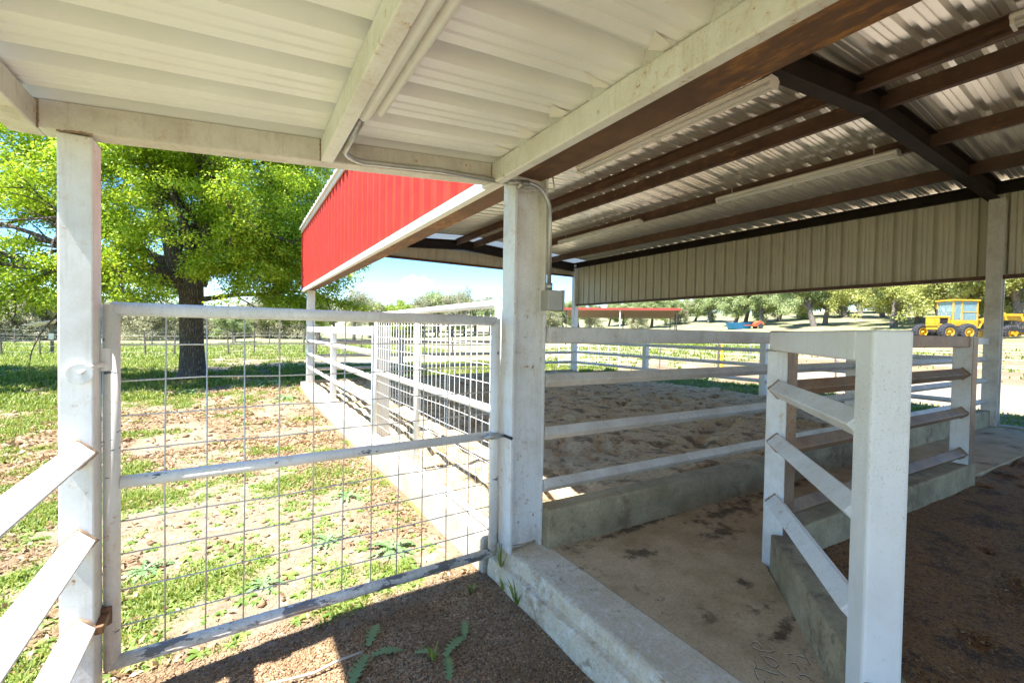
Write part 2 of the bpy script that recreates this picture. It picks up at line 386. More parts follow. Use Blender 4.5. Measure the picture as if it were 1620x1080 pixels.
class MB:
    def __init__(s): s.v = []; s.f = []
    def add(s, vs, fs):
        b = len(s.v); s.v += [tuple(q) for q in vs]; s.f += [tuple(b + i for i in q) for q in fs]; return s
    def box(s, lo, hi):
        x0, y0, z0 = lo; x1, y1, z1 = hi
        return s.add([(x0, y0, z0), (x1, y0, z0), (x1, y1, z0), (x0, y1, z0), (x0, y0, z1), (x1, y0, z1), (x1, y1, z1), (x0, y1, z1)],
                     [(0, 3, 2, 1), (4, 5, 6, 7), (0, 1, 5, 4), (1, 2, 6, 5), (2, 3, 7, 6), (3, 0, 4, 7)])
    def prism(s, poly, p0, p1, side, up):
        "polygon in (side, up) coords swept from p0 to p1 (counter clockwise seen from p1)"
        p0, p1, side, up = Vector(p0), Vector(p1), Vector(side), Vector(up)
        n = len(poly)
        vs = [p0 + side * a + up * b for a, b in poly] + [p1 + side * a + up * b for a, b in poly]
        fs = [tuple(range(n))[::-1], tuple(range(n, 2 * n))] + [(i, (i + 1) % n, n + (i + 1) % n, n + i) for i in range(n)]
        return s.add(vs, fs)
    def beam(s, p0, p1, w, h, roll=0.0, up=(0, 0, 1)):
        p0, p1 = Vector(p0), Vector(p1); d = (p1 - p0).normalized(); u = Vector(up)
        side = d.cross(u).normalized(); u = side.cross(d)
        if roll:
            q = Quaternion(d, roll); side = q @ side; u = q @ u
        return s.prism([(-w / 2, -h / 2), (w / 2, -h / 2), (w / 2, h / 2), (-w / 2, h / 2)], p0, p1, side, u)
    def channel(s, p0, p1, w, h, t=0.012, flip=1, up=(0, 0, 1)):
        "C section: web on one side, two flanges"
        p0, p1 = Vector(p0), Vector(p1); d = (p1 - p0).normalized(); u = Vector(up)
        side = d.cross(u).normalized() * flip; u = u
        poly = [(0, 0), (w, 0), (w, t * 2.2), (w - t, t * 2.2), (w - t, t), (t, t), (t, h - t), (w, h - t), (w, h), (0, h)]
        if flip < 0: poly = poly[::-1]
        return s.prism(poly, p0, p1, side, u)
    def ibeam(s, p0, p1, w, h, side, up, t=0.014):
        a, b = w / 2, h / 2
        poly = [(-a, -b), (a, -b), (a, -b + t), (t / 2, -b + t), (t / 2, b - t), (a, b - t), (a, b), (-a, b), (-a, b - t), (-t / 2, b - t), (-t / 2, -b + t), (-a, -b + t)]
        return s.prism(poly, p0, p1, side, up)
    def tube(s, pts, r, n=8, cap=True):
        pts = [Vector(p) for p in pts]; m = len(pts)
        rs = r if isinstance(r, (list, tuple)) else [r] * m
        ref = None; base = len(s.v); vs = []
        for i, p in enumerate(pts):
            d = (pts[min(i + 1, m - 1)] - pts[max(i - 1, 0)])
            if d.length < 1e-9: d = Vector((0, 0, 1))
            d.normalize()
            if ref is None:
                ref = d.orthogonal().normalized()
            else:
                ref = (ref - d * ref.dot(d))
                ref = ref.normalized() if ref.length > 1e-6 else d.orthogonal().normalized()
            b = d.cross(ref)
            for k in range(n):
                a = 2 * PI * k / n
                vs.append(p + (ref * math.cos(a) + b * math.sin(a)) * rs[i])
        fs = []
        for i in range(m - 1):
            for k in range(n):
                fs.append((i * n + k, i * n + (k + 1) % n, (i + 1) * n + (k + 1) % n, (i + 1) * n + k))
        if cap: fs += [tuple(range(n))[::-1], tuple((m - 1) * n + k for k in range(n))]
        return s.add(vs, fs)
    def disc_ring(s, c, axis, prof, n=24):
        "lathe: prof list of (radius, offset along axis)"
        c, axis = Vector(c), Vector(axis).normalized(); a = axis.orthogonal().normalized(); b = axis.cross(a)
        m = len(prof); vs = []
        for r, o in prof:
            for k in range(n):
                t = 2 * PI * k / n
                vs.append(c + axis * o + (a * math.cos(t) + b * math.sin(t)) * r)
        fs = [(i * n + k, i * n + (k + 1) % n, (i + 1) * n + (k + 1) % n, (i + 1) * n + k) for i in range(m - 1) for k in range(n)]
        return s.add(vs, fs)
    def ribs(s, o, u, v, n, lu, lv, pitch=0.305, rib=0.032, minor=0.006, wtop=0.035, wbase=0.085, nu=1):
        "ribbed metal sheet: ribs run along u, spaced along v, standing up along n"
        o, u, v, n = Vector(o), Vector(u).normalized(), Vector(v).normalized(), Vector(n).normalized()
        prof = []; k = 0; x = 0.0
        while x < lv + pitch:
            for dx, dz in ((0, 0), ((wbase - wtop) / 2, rib), ((wbase + wtop) / 2, rib), (wbase, 0)):
                prof.append((x + dx, dz))
            g = (pitch - wbase) / 3
            for j in (1, 2):
                c = x + wbase + g * j
                prof += [(c - .013, 0), (c - .006, minor), (c + .006, minor), (c + .013, 0)]
            x += pitch
        prof = [q for q in prof if q[0] <= lv] 
        vs = []
        for iu in range(nu + 1):
            for a, b in prof: vs.append(o + u * (lu * iu / nu) + v * a + n * b)
        m = len(prof)
        fs = [(iu * m + i, iu * m + i + 1, (iu + 1) * m + i + 1, (iu + 1) * m + i) for iu in range(nu) for i in range(m - 1)]
        return s.add(vs, fs)
    def build(s, name, mat, parent=None, smooth=False, bevel=0.0, local=False, shift=None):
        me = bpy.data.meshes.new(name)
        off = Vector((0, 0, 0))
        if parent is not None and not local:
            p = parent
            while p is not None: off = off + Vector(p.location); p = p.parent
        if shift is not None: off = Vector(shift)
        me.from_pydata([(a - off.x, b - off.y, c - off.z) for a, b, c in s.v], [], s.f)
        me.update()
        o = bpy.data.objects.new(name, me)
        if shift is not None: o.location = shift
        fix(o, parent, mat, smooth)
        if bevel:
            b = o.modifiers.new('bevel', 'BEVEL'); b.width = bevel; b.segments = 2; b.limit_method = 'ANGLE'; b.angle_limit = math.radians(40)
        return o

def npmesh(name, V, F, mat, parent=None, smooth=False, loc=None, attrs=None):
    me = bpy.data.meshes.new(name)
    V = np.asarray(V, dtype=np.float32); F = np.asarray(F, dtype=np.int32)
    k = F.shape[1]
    me.vertices.add(len(V)); me.vertices.foreach_set('co', V.ravel())
    me.loops.add(F.size); me.loops.foreach_set('vertex_index', F.ravel())
    me.polygons.add(len(F)); me.polygons.foreach_set('loop_start', np.arange(0, F.size, k, dtype=np.int32))
    if smooth: me.polygons.foreach_set('use_smooth', np.ones(len(F), dtype=bool))
    me.update(calc_edges=True)
    for nm, arr in (attrs or {}).items():
        a = me.attributes.new(nm, 'FLOAT', 'POINT'); a.data.foreach_set('value', np.asarray(arr, dtype=np.float32))
    o = bpy.data.objects.new(name, me)
    if loc is not None: o.location = loc
    return fix(o, parent, mat, False)

def tag(o, label=None, cat=None, group=None, kind=None):
    if label: o['label'] = label
    if cat: o['category'] = cat
    if group: o['group'] = group
    if kind: o['kind'] = kind
    return o
def thing(name, label, cat, loc=(0, 0, 0), group=None, rz=0.0):
    o = bpy.data.objects.new(name, None); o.empty_display_size = 0.2
    o.location = loc; o.rotation_euler = (0, 0, rz); COL.objects.link(o)
    return tag(o, label, cat, group)
def copy_tree(o, parent=None):
    c = o.copy(); COL.objects.link(c)
    if parent is not None: c.parent = parent
    for ch in list(o.children): copy_tree(ch, c)
    return c

# ------------------------------------------------------------------ value noise for terrain and cover
def vnoise(x, y, scale, seed):
    x = np.asarray(x, float) / scale; y = np.asarray(y, float) / scale
    xi = np.floor(x).astype(np.int64); yi = np.floor(y).astype(np.int64)
    fx, fy = x - xi, y - yi
    fx = fx * fx * (3 - 2 * fx); fy = fy * fy * (3 - 2 * fy)
    def h(a, b):
        n = (a * 374761393 + b * 668265263 + seed * 974711) & 0x7fffffff
        n = ((n ^ (n >> 13)) * 1274126177) & 0x7fffffff
        n = n ^ (n >> 16)
        return (n & 0xffff) / 65535.0
    return (h(xi, yi) * (1 - fx) + h(xi + 1, yi) * fx) * (1 - fy) + (h(xi, yi + 1) * (1 - fx) + h(xi + 1, yi + 1) * fx) * fy
def fbm(x, y, scale, seed, oct=4):
    t = 0; a = 1; w = 0
    for i in range(oct):
        t = t + a * vnoise(x, y, scale / 2 ** i, seed + i * 17); w += a; a *= 0.55
    return t / w
def sst(x, a, b):
    t = np.clip((np.asarray(x, float) - a) / (b - a), 0, 1); return t * t * (3 - 2 * t)

def terrain(x, y):
    x = np.asarray(x, float); y = np.asarray(y, float)
    z = -0.22 + 0.17 * sst(x, 6, 11.3) * sst(y, -30, -10) + 0.13 * sst(y, 11.5, 13.6) * sst(x, -1.5, 1.6) * (1 - sst(x, 6, 11.3))
    r = np.maximum(0, x - 13.0)
    z = z + 0.049 * np.minimum(r, 30.5) + 0.10 * np.clip(r - 30.5, 0, 45) - 0.02 * np.maximum(0, r - 90)
    d = np.hypot(x, y)
    z = z + 0.022 * np.maximum(0, np.minimum(d, 140) - 45) * (1 - 0.7 * sst(x, 10, 40))
    z = z - 0.05 * sst(x, 1.5, 1.62) * sst(-x, -11.3, -11.1) * sst(-y, -13.3, -13.1)
    z = z + (fbm(x, y, 2.5, 5) - 0.5) * 0.07 * sst(y, 3.0, 6) + (fbm(x, y, 0.35, 15, 3) - 0.5) * 0.03
    return z
def cover_fn(x, y):
    c = fbm(x, y, 0.5, 31, 6)
    big = fbm(x, y, 4.0, 77, 2)
    t = 0.49 + 0.12 * sst(x, -0.6, 1.3) * sst(-y, -10, -3.5) - 0.12 * sst(-x, 0.4, 2.0)
    t = t + 0.10 * sst(y, 5.0, 8.0) * sst(-y, -12.5, -10.5) - 0.06 * sst(y, 13, 15) * sst(-y, -22, -19) + (big - 0.5) * 0.25
    t = t + 0.35 * (1 - sst(y, 2.45, 2.85)) * sst(x, -0.75, -0.45)
    t = t + 0.05 * sst(y, 6, 9) * (1 - sst(y, 24, 30)) - 0.14 * sst(np.hypot(x, y), 24, 40)
    return sst(c, t - .08, t + 0.18)
def litter_fn(x, y):
    c = fbm(x, y, 0.9, 91, 6)
    t = 0.50 - 0.10 * sst(y, 5, 8) * sst(-y, -15, -12) - 0.14 * sst(x, 0.75, 1.35) * sst(-y, -12.5, -10)
    return sst(c, t, t + 0.08)
def road_fn(x, y):
    d = np.hypot(x, y)
    return np.clip(sst(x, 13.2, 14.0) * sst(-x, -19.5, -17.8) * (1 - sst(y, 6, 12)) * sst(fbm(x, y, 2, 61), 0.2, 0.45)
                   + 0.8 * sst(y, 19.5, 20.5) * sst(-y, -23.5, -22) * sst(x, 2, 5) * sst(-x, -22, -17), 0, 1)

def build_ground():
    def axis(segs):
        out = []
        for a, b, st in segs: out.append(np.arange(a, b, st))
        return np.unique(np.round(np.concatenate(out), 4))
    def geo(a, b, n): return np.sign(a) * np.geomspace(abs(a), abs(b), n)
    xs = np.concatenate([geo(-420, -14, 34)[:-1], axis([(-14, -4, .22), (-4, 1.8, .05), (1.8, 10.8, .5), (10.8, 14, .12), (14, 40, .4)]), geo(40, 620, 44)])
    ys = np.concatenate([geo(-260, -8, 22)[:-1], axis([(-8, 1.0, .25), (1.0, 9, .055), (9, 20, .12), (20, 60, .5)]), geo(60, 900, 44)])
    X, Y = np.meshgrid(xs, ys)
    Z = terrain(X, Y)
    nx, ny = len(xs), len(ys)
    V = np.stack([X, Y, Z], -1).reshape(-1, 3)
    idx = np.arange(nx * ny).reshape(ny, nx)
    F = np.stack([idx[:-1, :-1], idx[:-1, 1:], idx[1:, 1:], idx[1:, :-1]], -1).reshape(-1, 4)
    x, y = V[:, 0], V[:, 1]; d = np.hypot(x, y)
    grav = sst(x, -0.72, -0.45) * (1 - sst(y + 0.18 * (fbm(x, y, .5, 3) - .5), 2.50, 2.72)) * (1 - sst(x, 1.7, 2.2))
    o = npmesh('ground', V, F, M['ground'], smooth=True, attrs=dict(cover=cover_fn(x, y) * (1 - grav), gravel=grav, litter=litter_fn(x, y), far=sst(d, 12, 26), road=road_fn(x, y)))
    o.data.polygons.foreach_set('use_smooth', np.ones(len(o.data.polygons), dtype=bool))
    tag(o, kind='structure')
build_ground()

YM = lambda x: 2.47 - 0.045 * (x - 1.7)          # line of the alley fence
YR = lambda x: 1.53 - 0.055 * (x - 3.0)          # line of the chute fence
def sheet_grid(name, x0, x1, y0, y1, step, zf, mat, ylo=None):
    xs = np.arange(x0, x1 + 1e-6, step); ys = np.arange(y0, y1 + 1e-6, step)
    X, Y = np.meshgrid(xs, ys)
    Z = zf(X, Y); V = np.stack([X, Y, Z], -1).reshape(-1, 3)
    idx = np.arange(V.shape[0]).reshape(len(ys), len(xs))
    F = np.stack([idx[:-1, :-1], idx[:-1, 1:], idx[1:, 1:], idx[1:, :-1]], -1).reshape(-1, 4)
    if ylo is not None:
        c = V[F].mean(1); F = F[ylo(c[:, 0], c[:, 1])]
    o = npmesh(name, V, F, mat)
    o.data.polygons.foreach_set('use_smooth', np.ones(len(o.data.polygons), dtype=bool))
    return tag(o, kind='structure')
def hoof(x, y):
    a = fbm(x, y, 0.45, 41, 4); b = vnoise(x, y, 0.24, 8); e = vnoise(x + 9, y, 0.17, 18)
    return 0.03 + (a - .5) * .12 - 0.07 * sst(b, .66, .82) - 0.04 * sst(e, .7, .85)
sheet_grid('sand_floor', 1.62, 11.28, 1.6, 13.24, 0.045, hoof, M['sand'], lambda x, y: y > YM(x) + 0.02)
sheet_grid('dirt_floor', -0.5, 11.3, -7, 2.0, 0.06, lambda x, y: -0.02 + (fbm(x, y, .5, 43) - .5) * .05 - 0.03 * sst(vnoise(x, y, .2, 9), .8, .92), M['dirt'],
           lambda x, y: (y < YR(x) - 0.0) & ((x - 2.96) * 0.667 - (y - 1.53) * 0.745 > 0.02) & (x > 1.84))

# ------------------------------------------------------------------ concrete slab and kerbs
def build_slab():
    m = MB()
    # alley floor: polygon between the edge strip, the alley fence, the chute fence and the diagonal panel
    d = Vector((0.7455, 0.6665, 0))
    p1 = Vector((2.96, 1.53, 0)); pn = p1 - d * 5.2
    poly = [(1.862, 2.62), (1.862, 0.53), (p1.x + .02, p1.y), (11.2, YR(11.2) + 0.02), (11.2, YM(11.2) + 0.05)]
    n = len(poly)
    m.add([(x, y, 0.0) for x, y in poly] + [(x, y, -0.3) for x, y in poly], [tuple(range(n)), *[((i + 1) % n, i, n + i, n + (i + 1) % n) for i in range(n)]])
    o = m.build('concrete_floor', M['slab']); tag(o, kind='structure')
    # writing scratched into the wet concrete
    e = MB()
    prof = [(1.856, -0.5), (1.856, 0.0), (1.72, 0.0), (1.60, 0.0), (1.585, -0.003), (1.571, -0.012), (1.566, -0.045), (1.563, -0.078), (1.545, -0.083), (1.518, -0.086), (1.506, -0.094), (1.501, -0.15), (1.497, -0.5)]
    ys = np.arange(-2.4, 2.68, .02); P = np.array(prof); npf = len(prof)
    g = np.random.default_rng(8); V = []
    for y in ys:
        for q, (x, z) in enumerate(prof):
            if 2 < q < npf - 1:
                a = float(fbm(y * 1.0 + q * .11, q * .37 + y * .2, .22, 70, 4) - .5); chip = max(0.0, float(vnoise(y, q * .02, .11, 71)) - .72) * (.05 if q in (4, 5, 9, 10) else 0.015)
                x = x + a * .022 + chip; z = z + a * .006 - chip * .7
            V.append((x, y, z))
    F = [(k * npf + q, k * npf + q + 1, (k + 1) * npf + q + 1, (k + 1) * npf + q) for k in range(len(ys) - 1) for q in range(npf - 1)]
    F += [] 
    m = MB(); m.add(V, [f[::-1] for f in F]); m.f += [tuple(range(npf)), tuple((len(ys) - 1) * npf + q for q in range(npf))[::-1]]
    o = m.build('concrete_step', M['edge'], smooth=False)
    tag(o, 'worn whitewashed concrete step edge between gravel and alley floor', 'concrete step')
build_slab()

def kerb(name, label, pts, w, h, mat, z0=-0.25, bev=0.018, grp=None):
    m = MB()
    for a, b in zip(pts[:-1], pts[1:]):
        a, b = Vector(a), Vector(b)
        nseg = max(1, int((b - a).length / 0.5))
        d = (b - a).normalized(); side = Vector((d.y, -d.x, 0))
        m.prism([(-w / 2, z0), (w / 2, z0), (w / 2 - .006, h), (-w / 2 + .006, h)], a, b, side, (0, 0, 1))
    o = m.build(name, mat, bevel=bev)
    return tag(o, label, 'kerb', grp)
kerb('concrete_kerb', 'grimy concrete kerb under the alley fence in front of the sand', [(1.83, YM(1.83) - .0, 0), (11.2, YM(11.2), 0)], 0.17, 0.27, M['kerb'])
kerb('concrete_kerb', 'concrete kerb under the brown chute fence beside red dirt', [(3.1, YR(3.05), 0), (6.62, YR(6.62), 0)], 0.18, 0.2, M['kerb'])
DV = Vector((0.7455, 0.6665, 0)); P1 = Vector((3.022, 1.470, 0)); P2 = Vector((2.055, 0.641, 0))
PN = Vector((0.6665, -0.7455, 0))
kerb('concrete_kerb', 'blue grey concrete kerb running diagonally under the white chute panel', [P1 - DV * 0.085 + PN * 0.02, P2 + PN * 0.02 - DV * .16], 0.17, 0.23, M['kerb'], bev=0.012)
kerb('concrete_kerb', 'sunlit whitewashed kerb below open left side of arena', [(1.57, 2.68, 0), (1.57, 13.38, 0)], 0.19, 0.03, M['kerb_w'])
kerb('concrete_kerb', 'grey kerb at the far end of the sand arena', [(1.7, 13.3, 0), (11.2, 13.3, 0)], 0.15, 0.07, M['kerb'])
kerb('concrete_kerb', 'pale kerb on the right edge of the dirt floor', [(11.32, -6, 0), (11.32, 1.9, 0)], 0.2, 0.03, M['kerb_w'])

# ------------------------------------------------------------------ arena building
X0, X1, XRIDGE = 1.55, 11.28, 6.45
YF, YN = 13.3, -7.0
def rz(x): return 4.27 + 0.0625 * min(x - 1.6, 11.28 - x)
def build_arena():
    A = thing('riding_arena', 'open sided steel riding arena with red fascia and ribbed metal roof', 'building', (6.4, 6, 0))
    W, B, K = M['white'], M['brown'], M['black_steel']
    # columns
    m = MB(); y = 2.53     # big near column beside the gate: wide flange section
    m.ibeam((1.69, y, 0.0), (1.69, y, 2.62), 0.15, 0.272, (0, 1, 0), (1, 0, 0), 0.02)
    m.build('column', M['white'], A, bevel=0.003)
    m = MB(); m.box((1.62, 13.2, -0.2), (1.82, 13.38, 4.2)); m.box((1.56, 13.17, -.3), (1.86, 13.42, -0.02)); m.build('column', M['white_clean'], A, bevel=0.008)
    m = MB(); m.box((11.19, 13.2, -0.2), (11.38, 13.38, 4.2)); m.build('column', M['white_clean'], A, bevel=0.008)
    for (yy, zt) in ((1.98, 3.97),):
        m = MB(); m.ibeam((11.28, yy, -0.2), (11.28, yy, zt), 0.2, 0.21, (0, 1, 0), (1, 0, 0), 0.02); m.box((11.17, yy - .012, -.1), (11.24, yy + .1, zt)); m.build('column', M['white_dirty'], A, bevel=0.003)
    m = MB(); m.box((11.19, -6.9, -0.2), (11.38, -6.7, 4.0)); m.build('column', M['white_dirty'], A, bevel=0.006)
    m = MB(); m.box((1.58, -6.9, -0.2), (1.8, -6.7, 4.0)); m.build('column', M['white_dirty'], A, bevel=0.006)
    # rafters: bent at the ridge
    def rafter(ya, yb, mat, zl, zm, zr, xa=1.64, xb=11.36):
        m = MB()
        for (x0, z0, x1, z1) in ((xa, zl, XRIDGE, zm), (XRIDGE, zm, xb, zr)):
            y0 = ya + (yb - ya) * (x0 - xa) / (xb - xa); y1 = ya + (yb - ya) * (x1 - xa) / (xb - xa)
            h = 0.30; w = 0.17; t = 0.018
            for (o0, o1, ww) in ((0, t, w), (t, h - t, 0.016), (h - t, h, w)):
                m.add([(x0, y0 - ww / 2, z0 + o0), (x1, y1 - ww / 2, z1 + o0), (x1, y1 + ww / 2, z1 + o0), (x0, y0 + ww / 2, z0 + o0),
                       (x0, y0 - ww / 2, z0 + o1), (x1, y1 - ww / 2, z1 + o1), (x1, y1 + ww / 2, z1 + o1), (x0, y0 + ww / 2, z0 + o1)],
                      [(0, 3, 2, 1), (4, 5, 6, 7), (0, 1, 5, 4), (1, 2, 6, 5), (2, 3, 7, 6), (3, 0, 4, 7)])
        return m.build('rafter', mat, A)
    rafter(2.46, 2.02, K, 3.86, 4.235, 3.955)
    rafter(13.3, 13.3, K, 3.90, 4.245, 3.93)
    rafter(-6.8, -6.8, K, 3.9, 4.235, 3.93)
    # purlins
    for x, fl in ((4.5, 1), (2.95, 1), (6.15, -1), (6.75, 1), (8.34, 1), (9.95, 1)):
        zt = rz(x) - 0.006
        m = MB(); m.channel((x, YN, zt - 0.2), (x, YF - .02, zt - 0.2), 0.075, 0.2, 0.012, flip=fl if x != 6.15 else -1)
        m.build('purlin', B, A)
    for x, fl in ((11.27, 1),):
        m = MB(); m.channel((x - .02, YN, 4.05), (x - .02, YF - .02, 4.05), -0.09, 0.205, 0.014); m.build('eave_beam', K, A)
    m = MB(); m.channel((1.6, YN, 4.05), (1.6, YF - .02, 4.05), 0.075, 0.2, 0.012); m.build('eave_beam', B, A)
    # low girt along the gate side
    m = MB(); m.channel((1.585, YN, 2.565), (1.585, 13.3, 2.565), 0.235, 0.21, 0.014); m.build('girt', M['brown_orange'], A)
    # roof skin, two slopes, ribs across the ridge
    for sgn in (-1, 1):
        m = MB()
        xe = 1.43 if sgn < 0 else 11.44
        L = math.hypot(XRIDGE - xe, 0.0625 * abs(XRIDGE - xe))
        zr_ = rz(XRIDGE) + 0.004
        u = Vector((sgn, 0, -0.0625)).normalized()
        m.ribs((XRIDGE, YN, zr_), u, (0, 1, 0), (0.0625 * sgn * 1, 0, 1), L, 12.66 - YN, nu=10, rib=.05, wbase=.10, wtop=.05, minor=.012)
        m.build('roof_sheet', M['roof_in'], A)
        m = MB(); m.ribs((XRIDGE, 12.60, zr_ + .003), u, (0, 1, 0), (0.0625 * sgn, 0, 1), L, 0.84, nu=2)
        m.build('skylight_sheet', M['clear'], A)
    m = MB(); m.beam((XRIDGE, YN, rz(XRIDGE) + .05), (XRIDGE, YF + .1, rz(XRIDGE) + .05), .3, .012); m.build('ridge_cap', M['roof_in'], A)
    # red fascia on the gate side
    m = MB(); m.ribs((1.555, YN, 2.598), (0, 0, 1), (0, 1, 0), (-1, 0, 0), 1.62, 13.42 - YN, rib=0.055, wbase=.10, wtop=.06, minor=.012)
    yy = YN + .16
    while yy < 13.3:
        for zz in (2.72, 3.42, 4.06): m.tube([(1.556, yy, zz), (1.546, yy, zz)], .009, 6)
        yy += .305
    f = m.build('red_fascia', M['red'], A)
    m = MB(); m.box((1.497, 2.605, 2.515), (1.56, 13.44, 2.60)); m.build('bottom_trim', M['white_clean'], f, bevel=0.004)
    m = MB(); m.box((1.475, YN, 4.15), (1.505, 13.46, 4.262)); m.box((1.43, YN, 4.235), (1.475, 13.46, 4.258)); m.build('eave_trim', M['white_clean'], f, bevel=0.004)
    m = MB(); m.box((1.49, 13.42, 2.515), (1.60, 13.45, 4.2)); m.build('corner_trim', M['red'], f, bevel=0.004)
    # tan wall hung on the far side
    m = MB(); m.ribs((11.355, YN, 2.63), (0, 0, 1), (0, 1, 0), (1, 0, 0), 1.6, 13.3 - YN, rib=0.06, wbase=0.085, wtop=.06, minor=.014)
    w = m.build('side_wall', M['tan'], A)
    m = MB(); m.box((11.27, YN, 2.575), (11.37, 13.28, 2.645)); m.build('bottom_girt', B, w)
    # gable end: low skirt below the rafter, clear sheet above it
    m = MB(); m.ribs((11.3, 13.42, 3.78), (0, 0, 1), (-1, 0, 0), (0, 1, 0), 0.42, 9.7, rib=0.03)
    g = m.build('gable_wall', M['tan'], A)
    m = MB(); m.channel((1.75, 13.37, 3.715), (11.2, 13.37, 3.715), 0.06, 0.075, 0.012); m.build('gable_girt', M['brown_orange'], g)
    m = MB(); m.ribs((11.3, 13.425, 4.20), (0, 0, 1), (-1, 0, 0), (0, 1, 0), 0.30, 9.7, rib=0.03); m.build('clear_panel', M['clear'], g)
    # roof screws
    return A
ARENA = build_arena()

# ------------------------------------------------------------------ lean-to the camera stands under
def lz(x): return 2.455 + 0.0955 * x
def build_lean():
    A = thing('lean_to', 'white square tube lean-to with cream ribbed roof above the gate', 'shelter', (0.4, 1, -0.22))
    def slope_beam(x0, x1, ya, yb, h, mat, nm, top=0.0, bev=.012):
        m = MB(); 
        m.add([(x0, ya, lz(x0) - h), (x1, ya, lz(x1) - h), (x1, yb, lz(x1) - h), (x0, yb, lz(x0) - h), (x0, ya, lz(x0) - top), (x1, ya, lz(x1) - top), (x1, yb, lz(x1) - top), (x0, yb, lz(x0) - top)],
              [(0, 3, 2, 1), (4, 5, 6, 7), (0, 1, 5, 4), (1, 2, 6, 5), (2, 3, 7, 6), (3, 0, 4, 7)])
        return m.build(nm, mat, A, bevel=bev)
    slope_beam(-0.669, 1.373, 2.46, 2.56, 0.121, M['white_dirty'], 'front_beam', .004, .006)
    slope_beam(-0.669, 1.373, -2.45, -2.35, 0.121, M['white_dirty'], 'rear_beam', .004)
    m = MB(); m.box((-0.775, -2.5, lz(-.67) - .121), (-0.671, 2.56, lz(-.78) - .004)); m.build('edge_beam', M['white_dirty'], A, bevel=.006)
    m = MB(); m.box((0.36, -2.35, lz(.39) - .124), (0.42, 2.458, lz(.36) - .005)); m.build('rafter', M['white'], A, bevel=.006)
    m = MB(); m.box((1.375, -2.5, 2.452), (1.44, 2.60, 2.581)); m.build('ledger_beam', M['white'], A, bevel=.008)
    m = MB(); m.box((-0.617, 2.462, -0.4), (-0.508, 2.59, lz(-.62) - .122)); m.build('post', M['white'], A, bevel=.007)
    m = MB(); m.box((-0.617, -2.46, -0.4), (-0.508, -2.36, lz(-.62) - .122)); m.build('post', M['white'], A, bevel=.007)
    m = MB()
    L = math.hypot(2.26, .097 * 2.26)
    m.ribs((-0.79, -2.52, lz(-.79) + .001), (1, 0, .0955), (0, 1, 0), (-.0955, 0, 1), L, 5.16, pitch=.305, rib=.068, wbase=.115, wtop=.085, minor=.006, nu=12)
    m.build('roof_sheet', M['lean_in'], A)
    m = MB(); m.box((1.395, -2.5, 2.584), (1.57, 2.60, 2.66)); m.build('closure_strip', M['white'], A)
    for i, y in enumerate((2.20, 1.93, 1.66, 1.38, 1.06)):      # smears of sealant along the ledger
        w = 0.05 + 0.02 * (i % 3); m = MB()
        m.add([(1.24 - .05 * (i % 2), y, lz(1.24) - .003), (1.372, y + .03, lz(1.372) - .003), (1.372, y + w, lz(1.372) - .003), (1.31, y + w + .02, lz(1.31) - .003)], [(3, 2, 1, 0)])
        m.build('sealant', M['pvc'], A)
build_lean()

# ------------------------------------------------------------------ fences
def diamond(m, a, b, s=0.075): return m.beam(a, b, s, s, roll=PI / 4)
def fence(name, label, a, b, posts, rails, top, mat_post, mat_rail, psize=(.13, .13), mat_top=None, tsize=(.1, .115), rs=0.072, group=None, zoff=0, ext=(0, 0), pz=-.2):
    a, b = Vector((*a, 0)), Vector((*b, 0))
    f = thing(name, label, 'fence', a, group)
    d = (b - a).normalized(); ang = math.atan2(d.y, d.x)
    for t in posts:
        c = a + (b - a) * t
        m = MB(); m.beam((c.x, c.y, pz), (c.x, c.y, (top or max(rails)) - (.117 if top else -.08)), psize[0], psize[1], up=(d.x, d.y, 0))
        m.build('post', mat_post, f, bevel=.008)
    if top:
        m = MB(); m.beam(a - d * ext[0] + Vector((0, 0, top - tsize[1] / 2)), b + d * ext[1] + Vector((0, 0, top - tsize[1] / 2)), tsize[0], tsize[1])
        m.build('top_rail', mat_top or mat_post, f, bevel=.01)
    for z in rails:
        m = MB(); diamond(m, a + Vector((0, 0, z)), b + Vector((0, 0, z)), rs); m.build('rail', mat_rail, f, bevel=.006)
    return f
fence('pipe_fence', 'white fence with beige rails in front of the sand between column and chute', (1.835, YM(1.835)), (11.17, YM(11.17)), (0.485,), (1.165, .79, .42), 1.545, M['white_dirty'], M['white_dirty'], rs=.07)
fence('pipe_fence', 'short fence with rusty brown rails over the red dirt floor', (3.06, YR(3.06)), (6.46, YR(6.46)), (), (1.145, .735, .305), 1.54, M['white_dirty'], M['rail_and_shade_brown'], mat_top=M['rail_and_shade_brown'], rs=.085)
def end_post():
    m = MB(); c = (7.30, YR(7.3)); m.box((6.45, YR(6.5) - .065, -.2), (6.64, YR(6.5) + .085, 1.54)); return m
f_end = [o for o in bpy.data.objects if o.name.startswith('pipe_fence')][-1]
mm = end_post(); mm.build('end_post', M['white'], f_end, bevel=.008)
m = MB(); m.box((6.455, YR(6.5) - .069, .0), (6.635, YR(6.5) - .0655, 1.535)); m.build('shade_face', M['rail_and_shade_brown'], f_end)  # thin brown plate: shade and red dirt bounce painted onto the post side
fence('pipe_fence', 'pale blue lit fence along the far right side of the sand', (11.28, 2.2), (11.28, 13.2), (0.338, 0.682), (1.15, .775, .375), 1.52, M['white_clean'], M['white_clean'], psize=(.15, .15), rs=.07)
fence('pipe_fence', 'grey rail fence across the far end of the sand arena', (1.8, 13.3), (11.2, 13.3), (0.265, 0.62), (1.15, .745, .375), 1.5, M['galv'], M['white_dirty'], psize=(.13, .13), tsize=(.06, .06), rs=.07)
